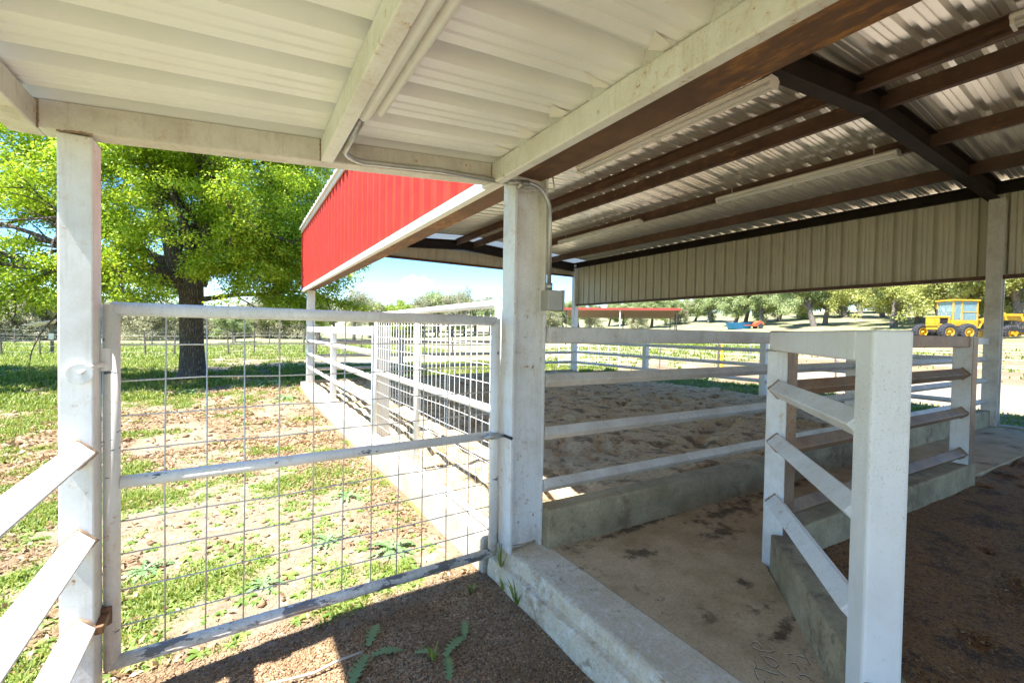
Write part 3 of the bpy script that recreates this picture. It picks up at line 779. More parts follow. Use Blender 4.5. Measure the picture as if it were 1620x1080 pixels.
fence('pipe_fence', 'sunlit white fence beside the pasture leading to the far column', (1.64, 6.2), (1.64, 13.2), (0.452,), (1.17, .81, .455), 1.55, M['white_clean'], M['white_clean'], psize=(.1, .1), tsize=(.08, .13), rs=.068)
sf = [o for o in bpy.data.objects if o.name.startswith('pipe_fence')and o.parent is None][-1]
m = MB(); m.ibeam((1.69, 6.12, -.1), (1.69, 6.12, 1.56), .2, .2, (1, 0, 0), (0, 1, 0), .016); m.build('end_post', M['white_clean'], sf)
for z in (1.17, .81, .455):
    m = MB(); m.beam((1.64, 12.7, z), (1.64, 13.19, z), .078, .078, roll=PI / 4); m.build('rail_sleeve', M['galv'], sf)
fence('pipe_fence', 'white fence with three diamond rails running off the left gate post', (-0.557, 2.461), (-0.557, -2.3), (), (.965, .595, .222), None, M['white'], M['white_clean'], rs=.082)

# diagonal chute panel
def chute_panel():
    f = thing('chute_panel', 'heavy white steel panel set diagonally between alley and dirt floor', 'panel', P1)
    ux, uy = DV, PN
    m = MB(); m.box((2.959, 1.405, -.2), (3.088, 1.533, 1.409)); m.build('post', M['white'], f, bevel=.01)
    m = MB(); m.beam(P2 + Vector((0, 0, -.3)), P2 + Vector((0, 0, 1.532)), .125, .137, up=ux); m.build('post', M['white_clean'], f, bevel=.012)
    m = MB(); m.beam(P1 + ux * .05 + Vector((0, 0, 1.471)), P2 + ux * .067 + Vector((0, 0, 1.471)), .127, .122); m.build('top_rail', M['white_clean'], f, bevel=.01)
    m = MB(); m.box((2.964, 1.4005, 0), (3.083, 1.4045, 1.405)); m.build('shade_face', M['rail_and_shade_brown'], f)  # shaded post side with dirt reflection, put into colour as a brown plate
    for z in (1.16, .815, .42):
        m = MB(); a = Vector((2.963, 1.455, 0)); b = P2 - uy * .03 + ux * .05
        diamond(m, a + Vector((0, 0, z)), b + Vector((0, 0, z)), .085); m.build('rail', M['white'], f, bevel=.006)
chute_panel()

# weld beads where rails and beams meet the posts
M['weld'] = rusty('rusted_weld', base=(0.22, 0.15, 0.095), orange=0.55)
def weld_loop(owner, c, n, half, r=.006):
    c, n = Vector(c), Vector(n).normalized(); a = n.cross(Vector((0, 0, 1))).normalized(); b = Vector((0, 0, 1))
    rnd = random.Random(int(c.z * 1000)); pts = []
    cs = [(-half, 0), (0, half), (half, 0), (0, -half), (-half, 0)]
    for (u0, v0), (u1, v1) in zip(cs[:-1], cs[1:]):
        for k in range(6):
            t = k / 6; pts.append(c + a * (u0 + (u1 - u0) * t + rnd.uniform(-.002, .002)) + b * (v0 + (v1 - v0) * t + rnd.uniform(-.002, .002)))
    pts.append(pts[0].copy())
    m = MB(); m.tube(pts, [r * rnd.uniform(.6, 1.3) for _ in pts], 6); m.build('weld_bead', M['weld'], owner, smooth=True)
FN = {o['label']: o for o in bpy.data.objects if o.parent is None and 'label' in o.keys()}
lf = FN['white fence with three diamond rails running off the left gate post']
for z in (.965, .595, .222): weld_loop(lf, (-.557, 2.458, z), (0, 1, 0), .060)
cp = FN['heavy white steel panel set diagonally between alley and dirt floor']
for z in (1.16, .815, .42): weld_loop(cp, (2.955, 1.455, z), (1, 0, 0), .062, .005)
cf = FN['short fence with rusty brown rails over the red dirt floor']
for z in (1.145, .735, .305): weld_loop(cf, (6.446, YR(6.46), z), (1, 0, 0), .064)
le = FN['white square tube lean-to with cream ribbed roof above the gate']
def seam(owner, a, b, r=.004, jit=.003, n=22):
    a, b = Vector(a), Vector(b); rnd = random.Random(int(a.x * 7919)); m = MB()
    m.tube([a.lerp(b, k / n) + Vector((rnd.uniform(-1, 1), 0, rnd.uniform(-1, 1))) * jit for k in range(n + 1)], [r * rnd.uniform(.4, 1.4) for _ in range(n + 1)], 6); m.build('weld_seam', M['weld'], owner, smooth=True)
zt = lz(-.617) - .121
seam(le, (-.615, 2.460, zt), (-.51, 2.460, zt + .010))
seam(le, (-.670, 2.459, lz(-.67) - .118), (-.670, 2.459, lz(-.67) - .01)); seam(le, (.358, 2.459, lz(.36) - .12), (.358, 2.459, lz(.36) - .01)); seam(le, (1.374, 2.459, 2.47), (1.374, 2.459, 2.57))
seam(cp, (2.962, 1.53, 1.41), (2.962, 1.41, 1.41), .004)

# ------------------------------------------------------------------ gates
def tube_obj(name, pts, r, mat, par, n=14): 
    m = MB(); m.tube(pts, r, n); o = m.build(name, mat, par, smooth=True); return o
def gate(name, label, o0, o1, zb, zt, zm, stiles, r, pitch, wr, mats, flatbar=False):
    a, b = Vector((*o0, 0)), Vector((*o1, 0)); d = (b - a).normalized(); L = (b - a).length
    g = thing(name, label, 'gate', (a.x, a.y, zb))
    Z = lambda z: Vector((0, 0, z))
    mt, mm_, mbm, ms, mw = mats
    tube_obj('top_rail', [a + Z(zt), b + Z(zt)], r, mt, g)
    tube_obj('bottom_rail', [a + Z(zb), b + Z(zb)], r, mbm, g)
    tube_obj('middle_rail', [a + d * r + Z(zm), b - d * r + Z(zm)], r * .92, mm_, g)
    for t in stiles:
        tube_obj('stile', [a + d * L * t + Z(zb - r * .6 if t in (0, 1) else zb + r), a + d * L * t + Z(zt + r * .6 if t in (0, 1) else zt - r)], r, ms, g)
    m = MB(); nv = int(round((L - 2 * r) / pitch[0])); off = Vector((-d.y, d.x, 0)) * (r * 0.2)
    for i in range(1, nv):
        x = r + (L - 2 * r) * i / nv; j = lambda: random.uniform(-.006, .006)
        m.tube([a + off + d * (x + j()) + Z(zb + r * .5), a + off + d * (x + j()) + Z((zb + zt) / 2), a + off + d * (x + j()) + Z(zt - r * .5)], wr, 5)
    nh = int(round((zt - zb) / pitch[1]))
    for i in range(1, nh):
        z = zb + (zt - zb) * i / nh; j = lambda: random.uniform(-.007, .007)
        m.tube([a + off * 1.6 + d * (r * .5 + (L - r) * q / 6) + Z(z + j()) for q in range(7)], wr, 5)
    m.build('wire_mesh', mw, g, smooth=True)
    return g
G = gate('pipe_gate', 'closed white pipe gate with square wire mesh and peeling bottom rail', (-0.478, 2.60), (1.505, 2.60), -0.03, 1.575, .79, (0, 1), .031, (.157, .157), .0036,
         (M['white'], M['white_chip'], M['white_peel'], M['white_chip'], M['wire']))
m = MB(); m.tube([(-.495, 2.575, 1.30), (-.495, 2.575, 1.40)], .026, 12); m.box((-.495, 2.57, 1.33), (-.478, 2.592, 1.385))
m.tube([(-.548, 2.455, 1.30), (-.548, 2.44, 1.30)], .045, 14); m.tube([(-.548, 2.44, 1.30), (-.52, 2.455, 1.325), (-.49, 2.57, 1.33)], .012, 8); m.build('hinge', M['white'], G, bevel=.003)
m = MB(); m.tube([(-.495, 2.575, .17), (-.495, 2.575, .25)], .024, 12); m.box((-.508, 2.45, .195), (-.478, 2.585, .23)); m.build('hinge', M['brown_orange'], G, bevel=.003)
m = MB(); m.tube([(1.40, 2.555, .79), (1.57, 2.545, .79)], .012, 10); m.tube([(1.44, 2.565, .79), (1.52, 2.565, .79)], .022, 12); m.build('latch_bolt', M['galv'], G, smooth=True)
m = MB(); m.tube([(1.553, 2.54, .79), (1.553, 2.45, .79)], .011, 10); m.build('latch_stud', M['dark'], G)
gate('mesh_gate', 'tall white wire mesh gate standing along the sunny arena edge', (1.6, 6.02), (1.6, 2.72), 0.06, 1.705, .92, (0, .49, 1), .03, (.105, .15), .003,
     (M['white_clean'], M['white_clean'], M['white_clean'], M['white_clean'], M['wire_w']))

# ------------------------------------------------------------------ lights, conduit, box
def fixture(label, x, y0, y1, z, flip=1):
    f = thing('strip_light', label, 'light fixture', (x, (y0 + y1) / 2, z), 'fluorescent strip lights under the arena roof')
    m = MB(); m.prism([(-.085, 0), (.085, 0), (.10, .03), (.06, .065), (-.06, .065), (-.10, .03)], (x, y0, z), (x, y1, z), (1, 0, 0), (0, 0, 1)); m.build('housing', M['pvc'], f, bevel=.003)
    for s in (-1, 1):
        m = MB(); m.tube([(x + s * .055, y0 + .03, z - .024), (x + s * .038, y1 - .03, z - .022)], .016, 10); m.build('lamp_tube', M['tube'], f, smooth=True)
    m = MB()
    for yy in (y0 + .015, y1 - .015, (y0 + y1) / 2):
        m = MB(); m.box((x - .08, yy - .012, z - .045), (x + .08, yy + .012, z - .001)); m.build('lamp_holder', M['pvc'], f)
    for yy in (y0 + .3, y1 - .3):
        m = MB(); m.beam((x, yy, z + .06), (x - .03 * flip, yy, z + .2), .02, .004); m.build('bracket', M['galv'], f)
fixture('unlit white strip light directly behind the rusty girt', 4.43, 2.3, 5.15, 3.985)
fixture('unlit white strip light nearest the dark bent rafter', 8.2, 2.45, 5.3, 4.215)
fixture('small distant unlit strip light just right of the white column', 8.2, 7.3, 10.4, 4.215)
fixture('unlit white strip light cut off by the top right corner', 5.78, -1.4, 0.98, 4.30)
m = MB(); m.tube([(8.2, 5.3, 4.25), (8.22, 5.9, 4.22), (8.24, 6.6, 4.20), (8.2, 7.3, 4.25)], .008, 6); tag(m.build('cable', M['dark']), 'thin dark cable strung between two strip lights under purlin', 'cable')

m = MB(); m.tube([(.452, 1.93, lz(.45) - .085), (.452, -2.3, lz(.45) - .085)], .028, 14); tag(m.build('conduit_pipe', M['pvc'], smooth=True), 'thick cream pipe clipped beside the lean-to rafter', 'pipe')
m = MB(); m.tube([(.508, 1.89, lz(.5) - .075), (.508, -2.3, lz(.5) - .075)], .021, 14); tag(m.build('conduit_pipe', M['pvc'], smooth=True), 'thinner cream pipe next to the thick pipe under cream roof', 'pipe')
def conduit():
    c = thing('electrical_conduit', 'metal conduit bending along the front beam and down the white column', 'conduit', (.47, 2.4, 2.4))
    z = lambda x: lz(x) - .105
    pts = [(.452, 1.98, lz(.45) - .085), (.450, 2.30, z(.46) - .0)]
    for t in range(1, 7):
        a = t / 6 * PI / 2
        pts.append((.450 + .12 * (1 - math.cos(a)), 2.30 + .128 * math.sin(a), z(.5)))
    pts += [(1.0, 2.432, z(1.0)), (1.40, 2.432, z(1.4) - .02), (1.66, 2.435, z(1.6) - .005)]
    for t in range(1, 7):
        a = t / 6 * PI / 2
        pts.append((1.66 + .165 * math.sin(a), 2.435, z(1.6) - .005 - .165 * (1 - math.cos(a))))
    pts += [(1.828, 2.43, 1.83)]
    m = MB(); m.tube(pts, .0155, 12); m.build('pipe', M['galv'], c, smooth=True)
    m = MB(); m.tube([(1.48, 2.433, z(1.5) - .024), (1.64, 2.435, z(1.6) - .005)], .021, 12); m.build('coupling', M['galv'], c, smooth=True)
    m = MB(); m.tube([(1.56, 2.434, z(1.56) - .027), (1.585, 2.434, z(1.58) - .028)], .026, 12); m.build('locknut', M['galv'], c, smooth=True)
    m = MB(); m.tube([(1.828, 2.43, 1.80), (1.828, 2.43, 1.845)], .024, 12); m.build('coupling', M['galv'], c, smooth=True)
    m = MB()
    pts2 = [(.46, 2.40, z(.46) + .03), (.55, 2.452, z(.55) + .012), (.8, 2.458, z(.8) + .024), (1.2, 2.458, z(1.2) + .022), (1.44, 2.45, z(1.44) + .01), (1.62, 2.44, z(1.6) - .06), (1.86, 2.43, z(1.8) - .02), (1.87, 2.47, 2.6)]
    m.tube(pts2, .005, 6); m.build('cable', M['white_dirty'], c, smooth=True)
conduit()
def jbox():
    b = thing('junction_box', 'grey metal junction box at the conduit end on the white column', 'junction box', (1.87, 2.43, 1.66))
    m = MB(); m.box((1.79, 2.385, 1.655), (1.915, 2.475, 1.795)); m.build('body', M['box'], b, bevel=.004)
    m = MB(); m.box((1.917, 2.38, 1.650), (1.93, 2.48, 1.80)); m.build('cover', M['box'], b, bevel=.003)
jbox()

# ------------------------------------------------------------------ trees
def branch_tree(seed, height, spread, r0, levels=4, first=0.3, droop=0.1, nchild=(3, 5), lean=(0, 0), bare=0.0, upb=0.35):
    rnd = random.Random(seed); tubes = []; tips = []
    def grow(p, d, L, r, lev):
        pts = [p.copy()]; rs = [r]; n = 4 if lev == 0 else 4
        q = p.copy(); dd = d.copy()
        for i in range(n):
            wob = 0.10 if lev == 0 else 0.26
            dd = (dd + Vector((rnd.uniform(-wob, wob), rnd.uniform(-wob, wob), rnd.uniform(-wob * .7, wob * .7) - (droop * .3 if lev > 1 else 0)))).normalized()
            q = q + dd * (L / n); pts.append(q.copy()); rs.append(r * (1 - .42 * (i + 1) / n) if lev < levels else r * (1 - .8 * (i + 1) / n))
        tubes.append((pts, rs, lev))
        if lev >= levels - 1:
            for k in range(1, len(pts)): tips.append(pts[k].copy())
        if lev >= levels: return
        nc = rnd.randint(*nchild) + (2 if lev == 0 else 0)
        ph = rnd.uniform(0, 6.28)
        for c in range(nc):
            t = first + (1 - first) * (c + rnd.uniform(.2, 1)) / nc if lev > 0 else (0.72 + .28 * c / max(1, nc - 1))
            i = min(n - 1, int(t * n)); f = t * n - i
            bp = pts[i].lerp(pts[i + 1], min(1, max(0, f)))
            ph += 2.4 + rnd.uniform(-.4, .4)
            ax = dd.orthogonal().normalized(); ax = Quaternion(dd, ph) @ ax
            an = rnd.uniform(.55, 1.05) if lev > 0 else rnd.uniform(.55, 1.15)
            nd = (dd * math.cos(an) + ax * math.sin(an)); nd.z += upb * (.5 if lev > 1 else 1) * rnd.uniform(.2, 1); nd.normalize()
            grow(bp, nd, L * rnd.uniform(.55, .85) * (spread if lev == 0 else 1), max(r * rnd.uniform(.38, .6), .006), lev + 1)
    grow(Vector((0, 0, 0)), Vector((lean[0], lean[1], 1)).normalized(), height * .36, r0, 0)
    return tubes, tips
def leaf_cloud(centers, per, rad, size, seed, flat=0.7, upbias=0.5, lobed=False):
    g = np.random.default_rng(seed)
    C = np.repeat(np.asarray(centers, float), per, 0); n = len(C)
    v = g.normal(size=(n, 3)); v /= np.linalg.norm(v, axis=1)[:, None]
    rr = g.random(n) ** 0.5 * rad * g.uniform(.7, 1.25, n)
    P = C + v * rr[:, None] * np.array([1, 1, flat])
    N = v * .7 + g.normal(size=(n, 3)) * .6 + np.array([0, 0, upbias]); N /= np.linalg.norm(N, axis=1)[:, None]
    T = np.cross(N, g.normal(size=(n, 3))); T /= np.linalg.norm(T, axis=1)[:, None]
    Bv = np.cross(N, T); s = (size * g.uniform(.6, 1.35, n))[:, None]
    V = np.stack([P - T * s * .5, P + Bv * s * .30 + T * s * .05 + N * s * .08, P + T * s * .6, P - Bv * s * .30 + T * s * .05 + N * s * .08], 1).reshape(-1, 3)
    F = np.arange(4 * n).reshape(n, 4)
    return V, F
def tree_parts(par, tubes, leafV, leafF, bmat, lmat, minr=0.0, sides=(14, 8, 6, 4, 3), trunk='trunk', crown='crown'):
    m = MB()
    for pts, rs, lev in tubes:
        if rs[0] < minr: continue
        m.tube(pts, rs, sides[min(lev, 4)], cap=False)
    m.build(trunk, bmat, par, smooth=True, local=True)
    if leafV is not None: npmesh(crown, leafV, leafF, lmat, par)

def build_oak():
    tx, ty = -1.28, 17.85
    tz = float(terrain(tx, ty))
    t = thing('oak_tree', 'large oak with bright spring leaves behind the closed gate', 'tree', (tx, ty, tz))
    rnd = random.Random(5); tubes = []; tips = []
    # trunk flares at the root and forks at about three metres
    trunk = [(0, 0, -.2), (0, 0, .05), (.01, 0, .3), (.0, .02, .9), (-.03, 0, 1.8), (-.02, .03, 2.6), (-.05, 0, 3.3), (-.18, .1, 4.0)]
    rs = [.55, .46, .38, .34, .325, .34, .36, .30]
    tubes.append(([Vector(p) for p in trunk], rs, 0))
    limbs = [((-.1, 0, 3.0), (-.5, -.2, .9), 5.0, .44), ((.1, 0, 3.1), (.4, .1, .95), 4.8, .42), ((0, .1, 3.9), (.05, .3, 1), 5.2, .3), ((-.15, .05, 3.6), (-1, .1, .55), 5.4, .24),
             ((.15, 0, 2.6), (1, -.25, .35), 4.2, .13), ((.1, -.2, 3.4), (.35, -1, .6), 4.2, .22), ((-.2, -.1, 3.2), (-.7, -.8, .5), 4.6, .22), ((.2, .1, 3.5), (1, .5, .5), 4.8, .22),
             ((-.1, .1, 3.3), (-.9, .7, .35), 5.2, .2), ((0, -.1, 3.9), (0, -.5, 1), 4.6, .22), ((-.1, -.1, 3.0), (-1, -.35, .22), 5.6, .18), ((.15, -.1, 3.3), (.9, -.6, .55), 4.4, .2)]
    def grow(p, d, L, r, lev):
        pts = [p.copy()]; q = p.copy(); dd = d.normalized(); R = [r]; n = 5
        for i in range(n):
            w = .22
            dd = (dd + Vector((rnd.uniform(-w, w), rnd.uniform(-w, w), rnd.uniform(-w, w) - (.05 if lev > 1 else 0.02)))).normalized()
            q = q + dd * (L / n); pts.append(q.copy()); R.append(max(.006, r * (1 - .7 * (i + 1) / n)))
        tubes.append((pts, R, lev))
        if lev >= 2: tips.extend([x.copy() for x in pts[2:]])
        if lev >= 3: return
        nc = (7, 6, 4)[lev - 1] if lev > 0 else 5
        ph = rnd.uniform(0, 6)
        for c in range(nc):
            tt = .25 + .75 * (c + rnd.random()) / nc; i = min(n - 1, int(tt * n)); bp = pts[i].lerp(pts[i + 1], tt * n - i if tt * n - i < 1 else 1)
            ph += 2.4; ax = Quaternion(dd, ph) @ dd.orthogonal().normalized(); an = rnd.uniform(.5, 1.1)
            nd = dd * math.cos(an) + ax * math.sin(an); nd.z += .1
            grow(bp, nd, L * rnd.uniform(.38, .62), max(.008, r * rnd.uniform(.3, .5)), lev + 1)
    for p, d, L, r in limbs: grow(Vector(p), Vector(d), L * .84, r * .72, 1)
    tips = np.array([tuple(q) for q in tips])
    tips = tips[tips[:, 2] > 2.0]
    # low skirt of foliage: drooping twig ends
    g = np.random.default_rng(3)
    sk = g.choice(len(tips), 190); S_ = tips[sk].copy()
    rad = np.hypot(S_[:, 0], S_[:, 1]); S_ = S_[rad > 1.6]
    S_[:, 2] = 2.15 + g.random(len(S_)) * 1.6
    sh = g.normal(size=(3600, 3)); sh /= np.linalg.norm(sh, axis=1)[:, None]
    sh = sh[(sh[:, 2] > -.75)] * np.array([4.5, 4.7, 4.5]) * g.uniform(.68, 1.0, ((sh[:, 2] > -.75).sum(), 1)) + np.array([0.1, 0, 6.3])
    sh = sh[(fbm(sh[:, 0] * 1.0 + sh[:, 1] * .6, sh[:, 2] + sh[:, 1] * .4, 1.5, 23, 2) > np.where(sh[:, 1] < -.5, .36, .44)) & (sh[:, 2] > 2.3) & ((sh[:, 1] < 2.5) | (g.random(len(sh)) < .5))]
    allc = np.concatenate([tips, S_, sh])
    gap = (allc[:, 0] < -1.6) & (allc[:, 2] > 3.55 + .3 * np.sin(allc[:, 1] * 2)) & (allc[:, 2] < 4.75 + .3 * np.sin(allc[:, 1] * 3))
    allc = allc[~gap]
    keep = g.random(len(allc)) < min(1.0, 2300 / len(allc))
    allc = allc[keep]
    V, F = leaf_cloud(allc, 170, .46, .078, 11, .62, .7)
    tree_parts(t, tubes, V, F, M['bark'], M['oak_leaf'], .007, sides=(20, 9, 6, 4, 3))
    # dead grey twig in the crown
    return t
build_oak()
def build_oak_left():
    t = thing('oak_tree', 'darker oak whose foliage hangs in from left frame edge', 'tree', (-10.5, 19.5, float(terrain(-10.5, 19.5))))
    tubes, tips = branch_tree(21, 10.5, 1.25, .42, 4, .25, .12, (3, 5), bare=0)
    tips = np.array([tuple(q) for q in tips])
    g = np.random.default_rng(4)
    tips = tips[g.random(len(tips)) < .8]; tips = tips[~((tips[:, 2] > 4.0) & (tips[:, 2] < 5.3))]
    V, F = leaf_cloud(tips, max(6, 80000 // len(tips)), .42, .105, 12, .75, .5)
    tree_parts(t, tubes, V, F, M['bark'], M['oak_leaf'], .01)
build_oak_left()

def proto_tree(name, seed, h, spread, r0, leaf, per, rad, size, nlev=3, sides=(8, 5, 4, 3, 3), upb=.35, frac=1.0, bark='bark_far', first=.3, lean=(0, 0), minr=.012, dome=0):
    root = bpy.data.objects.new(name, None); COL.objects.link(root)
    tubes, tips = branch_tree(seed, h, spread, r0, nlev, first, .1, (3, 4), lean=lean, upb=upb)
    V = F = None
    if leaf:
        tp = np.array([tuple(q) for q in tips]); g = np.random.default_rng(seed)
        tp = tp[g.random(len(tp)) < frac]
        if dome:
            q = g.normal(size=(dome, 3)); q /= np.linalg.norm(q, axis=1)[:, None]; q[:, 2] = abs(q[:, 2])
            tp = np.concatenate([tp, q * np.array([h * .55, h * .55, h * .62]) * g.uniform(.5, 1, (dome, 1)) + np.array([0, 0, .15])])
        V, F = leaf_cloud(tp, per, rad, size, seed + 1, .7, .4)
    tree_parts(root, tubes, V, F, M[bark], M[leaf] if leaf else None, minr, sides)
    return root
PT = {
 'live_oak_tree': [proto_tree('live_oak_tree', s, 6.2, 1.15, .26, 'live_leaf', 80, .60, .15, upb=.25, lean=(l, .1)) for s, l in ((101, .2), (102, -.25), (103, .05))],
 'yellow_oak_tree': [proto_tree('yellow_oak_tree', s, 6.0, 1.3, .27, 'yellow_leaf', 56, .55, .15, upb=.15, frac=.9) for s in (111, 112)],
 'bare_tree': [proto_tree('bare_tree', s, 7.0, 1.0, .2, 'scrub_leaf', 10, .5, .12, nlev=4, upb=.4, frac=.6, minr=.008) for s in (121, 122)],
 'scrub_bush': [proto_tree('scrub_bush', s, 3.6, 1.5, .09, 'scrub_leaf', 46, .45, .11, upb=.5, frac=.9, minr=.006, dome=120) for s in (131, 132)],
 'green_bush': [proto_tree('green_bush', s, 3.6, 1.5, .10, 'bush_leaf', 90, .5, .14, upb=.4, dome=90) for s in (141,)],
}
used = {}
def plant(kind, x, y, sc, label, group, zoff=-.1, sz=1.0):
    lst = PT[kind]; i = used.get(kind, 0); used[kind] = i + 1
    src = lst[i % len(lst)]
    o = src if i < len(lst) else copy_tree(src)
    o.location = (x, y, float(terrain(x, y)) + zoff); o.rotation_euler = (0, 0, (i * 2.399) % 6.28)
    o.scale = (sc, sc, sc * sz)
    cat = 'bush' if 'bush' in kind else 'tree'
    tag(o, label, cat, group)
    return o
def polar(px, d):
    "ground point d metres out along the bearing that the photograph shows at column px"
    a = math.radians(32.209) + math.atan((px - 810) / 688.67)
    return d * math.sin(a), d * math.cos(a)
r = random.Random(12)
# hillside oaks on the right
RT = [(1120, 74, 'live_oak_tree', 1.0), (1160, 66, 'live_oak_tree', 1.0), (1178, 70, 'live_oak_tree', 1.1), (1205, 64, 'live_oak_tree', .95), (1230, 72, 'live_oak_tree', 1.15), (1262, 78, 'live_oak_tree', 1.2),
      (1287, 60, 'live_oak_tree', 1.15), (1304, 62, 'yellow_oak_tree', 1.05), (1335, 74, 'live_oak_tree', 1.05), (1360, 82, 'live_oak_tree', 1.2), (1413, 57, 'yellow_oak_tree', 1.15), (1452, 62, 'yellow_oak_tree', 1.2), (1395, 72, 'live_oak_tree', 1.1),
      (1490, 66, 'live_oak_tree', 1.25), (1520, 50, 'yellow_oak_tree', 1.15), (1545, 74, 'live_oak_tree', 1.3), (1588, 56, 'live_oak_tree', 1.2), (1612, 50, 'yellow_oak_tree', 1.2), (1640, 60, 'live_oak_tree', 1.3), (1430, 84, 'live_oak_tree', 1.2), (1575, 84, 'live_oak_tree', 1.4)]
names = {'live_oak_tree': 'grey green live oak', 'yellow_oak_tree': 'yellowish oak with spreading limbs', 'bare_tree': 'nearly bare grey tree', 'scrub_bush': 'grey brown scrub bush', 'green_bush': 'bright green bush'}
for px, d, kind, sc in RT:
    x, y = polar(px, d)
    if px == 1413: lab = 'yellowish oak with forked trunk standing alone left of the yellow machine'
    elif px == 1452: lab = 'yellowish oak directly behind the rear of the yellow machine'
    elif px == 1178: lab = 'grey green live oak right behind the blue trough'
    elif px > 1580: lab = names[kind] + ' on the hillside right of the far steel column'
    elif px > 1452: lab = names[kind] + ' on the hillside behind the yellow machine'
    else: lab = names[kind] + ' on the hillside under the tan wall'
    plant(kind, x, y, sc * 1.12, lab, 'oaks on the hillside at right')
# tree line behind the red roofed shelter
for i, px in enumerate((868, 892, 915, 940, 962, 985, 1008, 1030, 1052, 1076, 1098)):
    x, y = polar(px, 66 + (i * 37) % 17)
    plant('live_oak_tree' if i % 3 else 'scrub_bush', x, y, .82 + .2 * r.random(), ('grey green live oak' if i % 3 else 'grey brown scrub bush') + ' in the tree line behind the red roofed shelter', 'trees behind the shelter')
# far tree line across the pasture
far = [(505, 'bare_tree', 56, 1.0), (530, 'bare_tree', 60, 1.0), (560, 'bare_tree', 56, 1.1), (585, 'bare_tree', 62, 1.1), (612, 'green_bush', 64, 1.3), (640, 'green_bush', 62, 1.35), (665, 'bare_tree', 60, 1.0), (690, 'live_oak_tree', 62, 1.15), (715, 'bare_tree', 60, 1.15), (735, 'bare_tree', 64, 1.2), (752, 'live_oak_tree', 62, 1.05), (775, 'bare_tree', 66, 1.2), (795, 'live_oak_tree', 66, 1.0), (826, 'live_oak_tree', 66, 1.0), (848, 'scrub_bush', 64, 1.5),
       (470, 'scrub_bush', 60, 1.4), (440, 'scrub_bush', 62, 1.4), (415, 'bare_tree', 62, 1.0), (372, 'live_oak_tree', 52, .62), (395, 'scrub_bush', 66, 1.5), (350, 'scrub_bush', 62, 1.4), (322, 'scrub_bush', 66, 1.3), (280, 'scrub_bush', 62, 1.3), (255, 'bare_tree', 64, .9), (235, 'scrub_bush', 58, 1.3), (210, 'scrub_bush', 66, 1.5), (188, 'bare_tree', 60, .9), (150, 'scrub_bush', 66, 1.6), (120, 'scrub_bush', 66, 1.5), (72, 'green_bush', 82, 1.5), (60, 'scrub_bush', 64, 1.4), (45, 'scrub_bush', 60, 1.5), (25, 'bare_tree', 72, .9), (8, 'scrub_bush', 58, 1.4), (-15, 'scrub_bush', 66, 1.5), (-40, 'bare_tree', 66, 1.0), (96, 'green_bush', 84, 1.4)]
for px, kind, d, sc in far:
    x, y = polar(px, d)
    if px > 820: where = 'far off between the white column and the shelter'
    elif px > 600: where = 'in the far tree line above the mesh gate'
    elif px > 480: where = 'in the far tree line right of the red fascia corner'
    elif px > 330: where = 'in the far brush right of the oak trunk'
    elif px > 160: where = 'in the far brush left of the oak trunk'
    else: where = 'in the far brush left of the gate post'
    if px == 372: lab = 'small dark trunked oak in pasture right of the big oak trunk'
    else: lab = names[kind] + ' ' + where
    plant(kind, x, y, sc, lab, 'trees and brush along the far pasture edge', sz=1.0 if kind != 'scrub_bush' else .8)
# a second row of brush that closes the skyline
for i in range(60):
    px = -60 + i * 29.5
    x, y = polar(px, 96 + (i * 53) % 24)
    plant('scrub_bush' if i % 2 else 'live_oak_tree', x, y, 1.25 if i % 2 else .8, ('grey brown scrub bush' if i % 2 else 'grey green live oak') + ' in the hazy last row of trees on the horizon', 'last row of trees')

# ------------------------------------------------------------------ pasture fences and things in the field
def wire_fence(label, pts, spacing, h, r, seed, mat, nw=4, steel=False):
    rnd = random.Random(seed)
    a0 = pts[0]; f = thing('wire_fence', label, 'fence', (a0[0], a0[1], float(terrain(*a0))))
    tops = []
    for a, b in zip(pts[:-1], pts[1:]):
        L = math.hypot(b[0] - a[0], b[1] - a[1]); n = max(1, int(L / spacing))
        for i in range(n + 1):
            x = a[0] + (b[0] - a[0]) * i / n; y = a[1] + (b[1] - a[1]) * i / n; z = float(terrain(x, y))
            hh = h * rnd.uniform(.86, 1.14); lx, ly = rnd.uniform(-.08, .08), rnd.uniform(-.08, .08)
            m = MB(); m.tube([(x, y, z - .15), (x + lx * .4, y + ly * .4, z + hh * .5), (x + lx, y + ly, z + hh)], [r * rnd.uniform(.8, 1.2)] * 2 + [r * .8], 6)
            m.build('post', mat, f); tops.append((x, y, z))
    m = MB()
    for k in range(nw):
        for p, q in zip(tops[:-1], tops[1:]):
            zz = h * (k + .7) / nw * .95
            m.tube([(p[0], p[1], p[2] + zz), (q[0], q[1], q[2] + zz)], .006, 3, cap=False)
    m.build('wire', M['wire'], f)
wire_fence('rustic wire fence with crooked dark posts nearest across the pasture', [polar(-60, 37), polar(230, 33), polar(480, 31)], 1.35, 1.3, .045, 3, M['wood'])
wire_fence('second rustic wire fence farther back behind the nearest one', [polar(-60, 52), polar(240, 48), polar(480, 47)], 2.6, 1.3, .05, 4, M['wood'])
wire_fence('wire fence seen through the mesh gate beyond the arena end', [polar(500, 30), polar(640, 29), polar(860, 30)], 2.6, 1.35, .045, 5, M['wood'])
wire_fence('thin steel post fence across the pasture right of the arena', [(16.0, 15.5), (14.5, 9.2), (14.3, 5.5), (14.2, 2.5)], 2.9, 1.35, .025, 6, M['wood'])
wire_fence('wire fence with grey posts below the yellow machine', [(21.5, 12), (22.0, 6.5), (22.0, 1.0)], 1.5, 1.15, .035, 8, M['galv'])
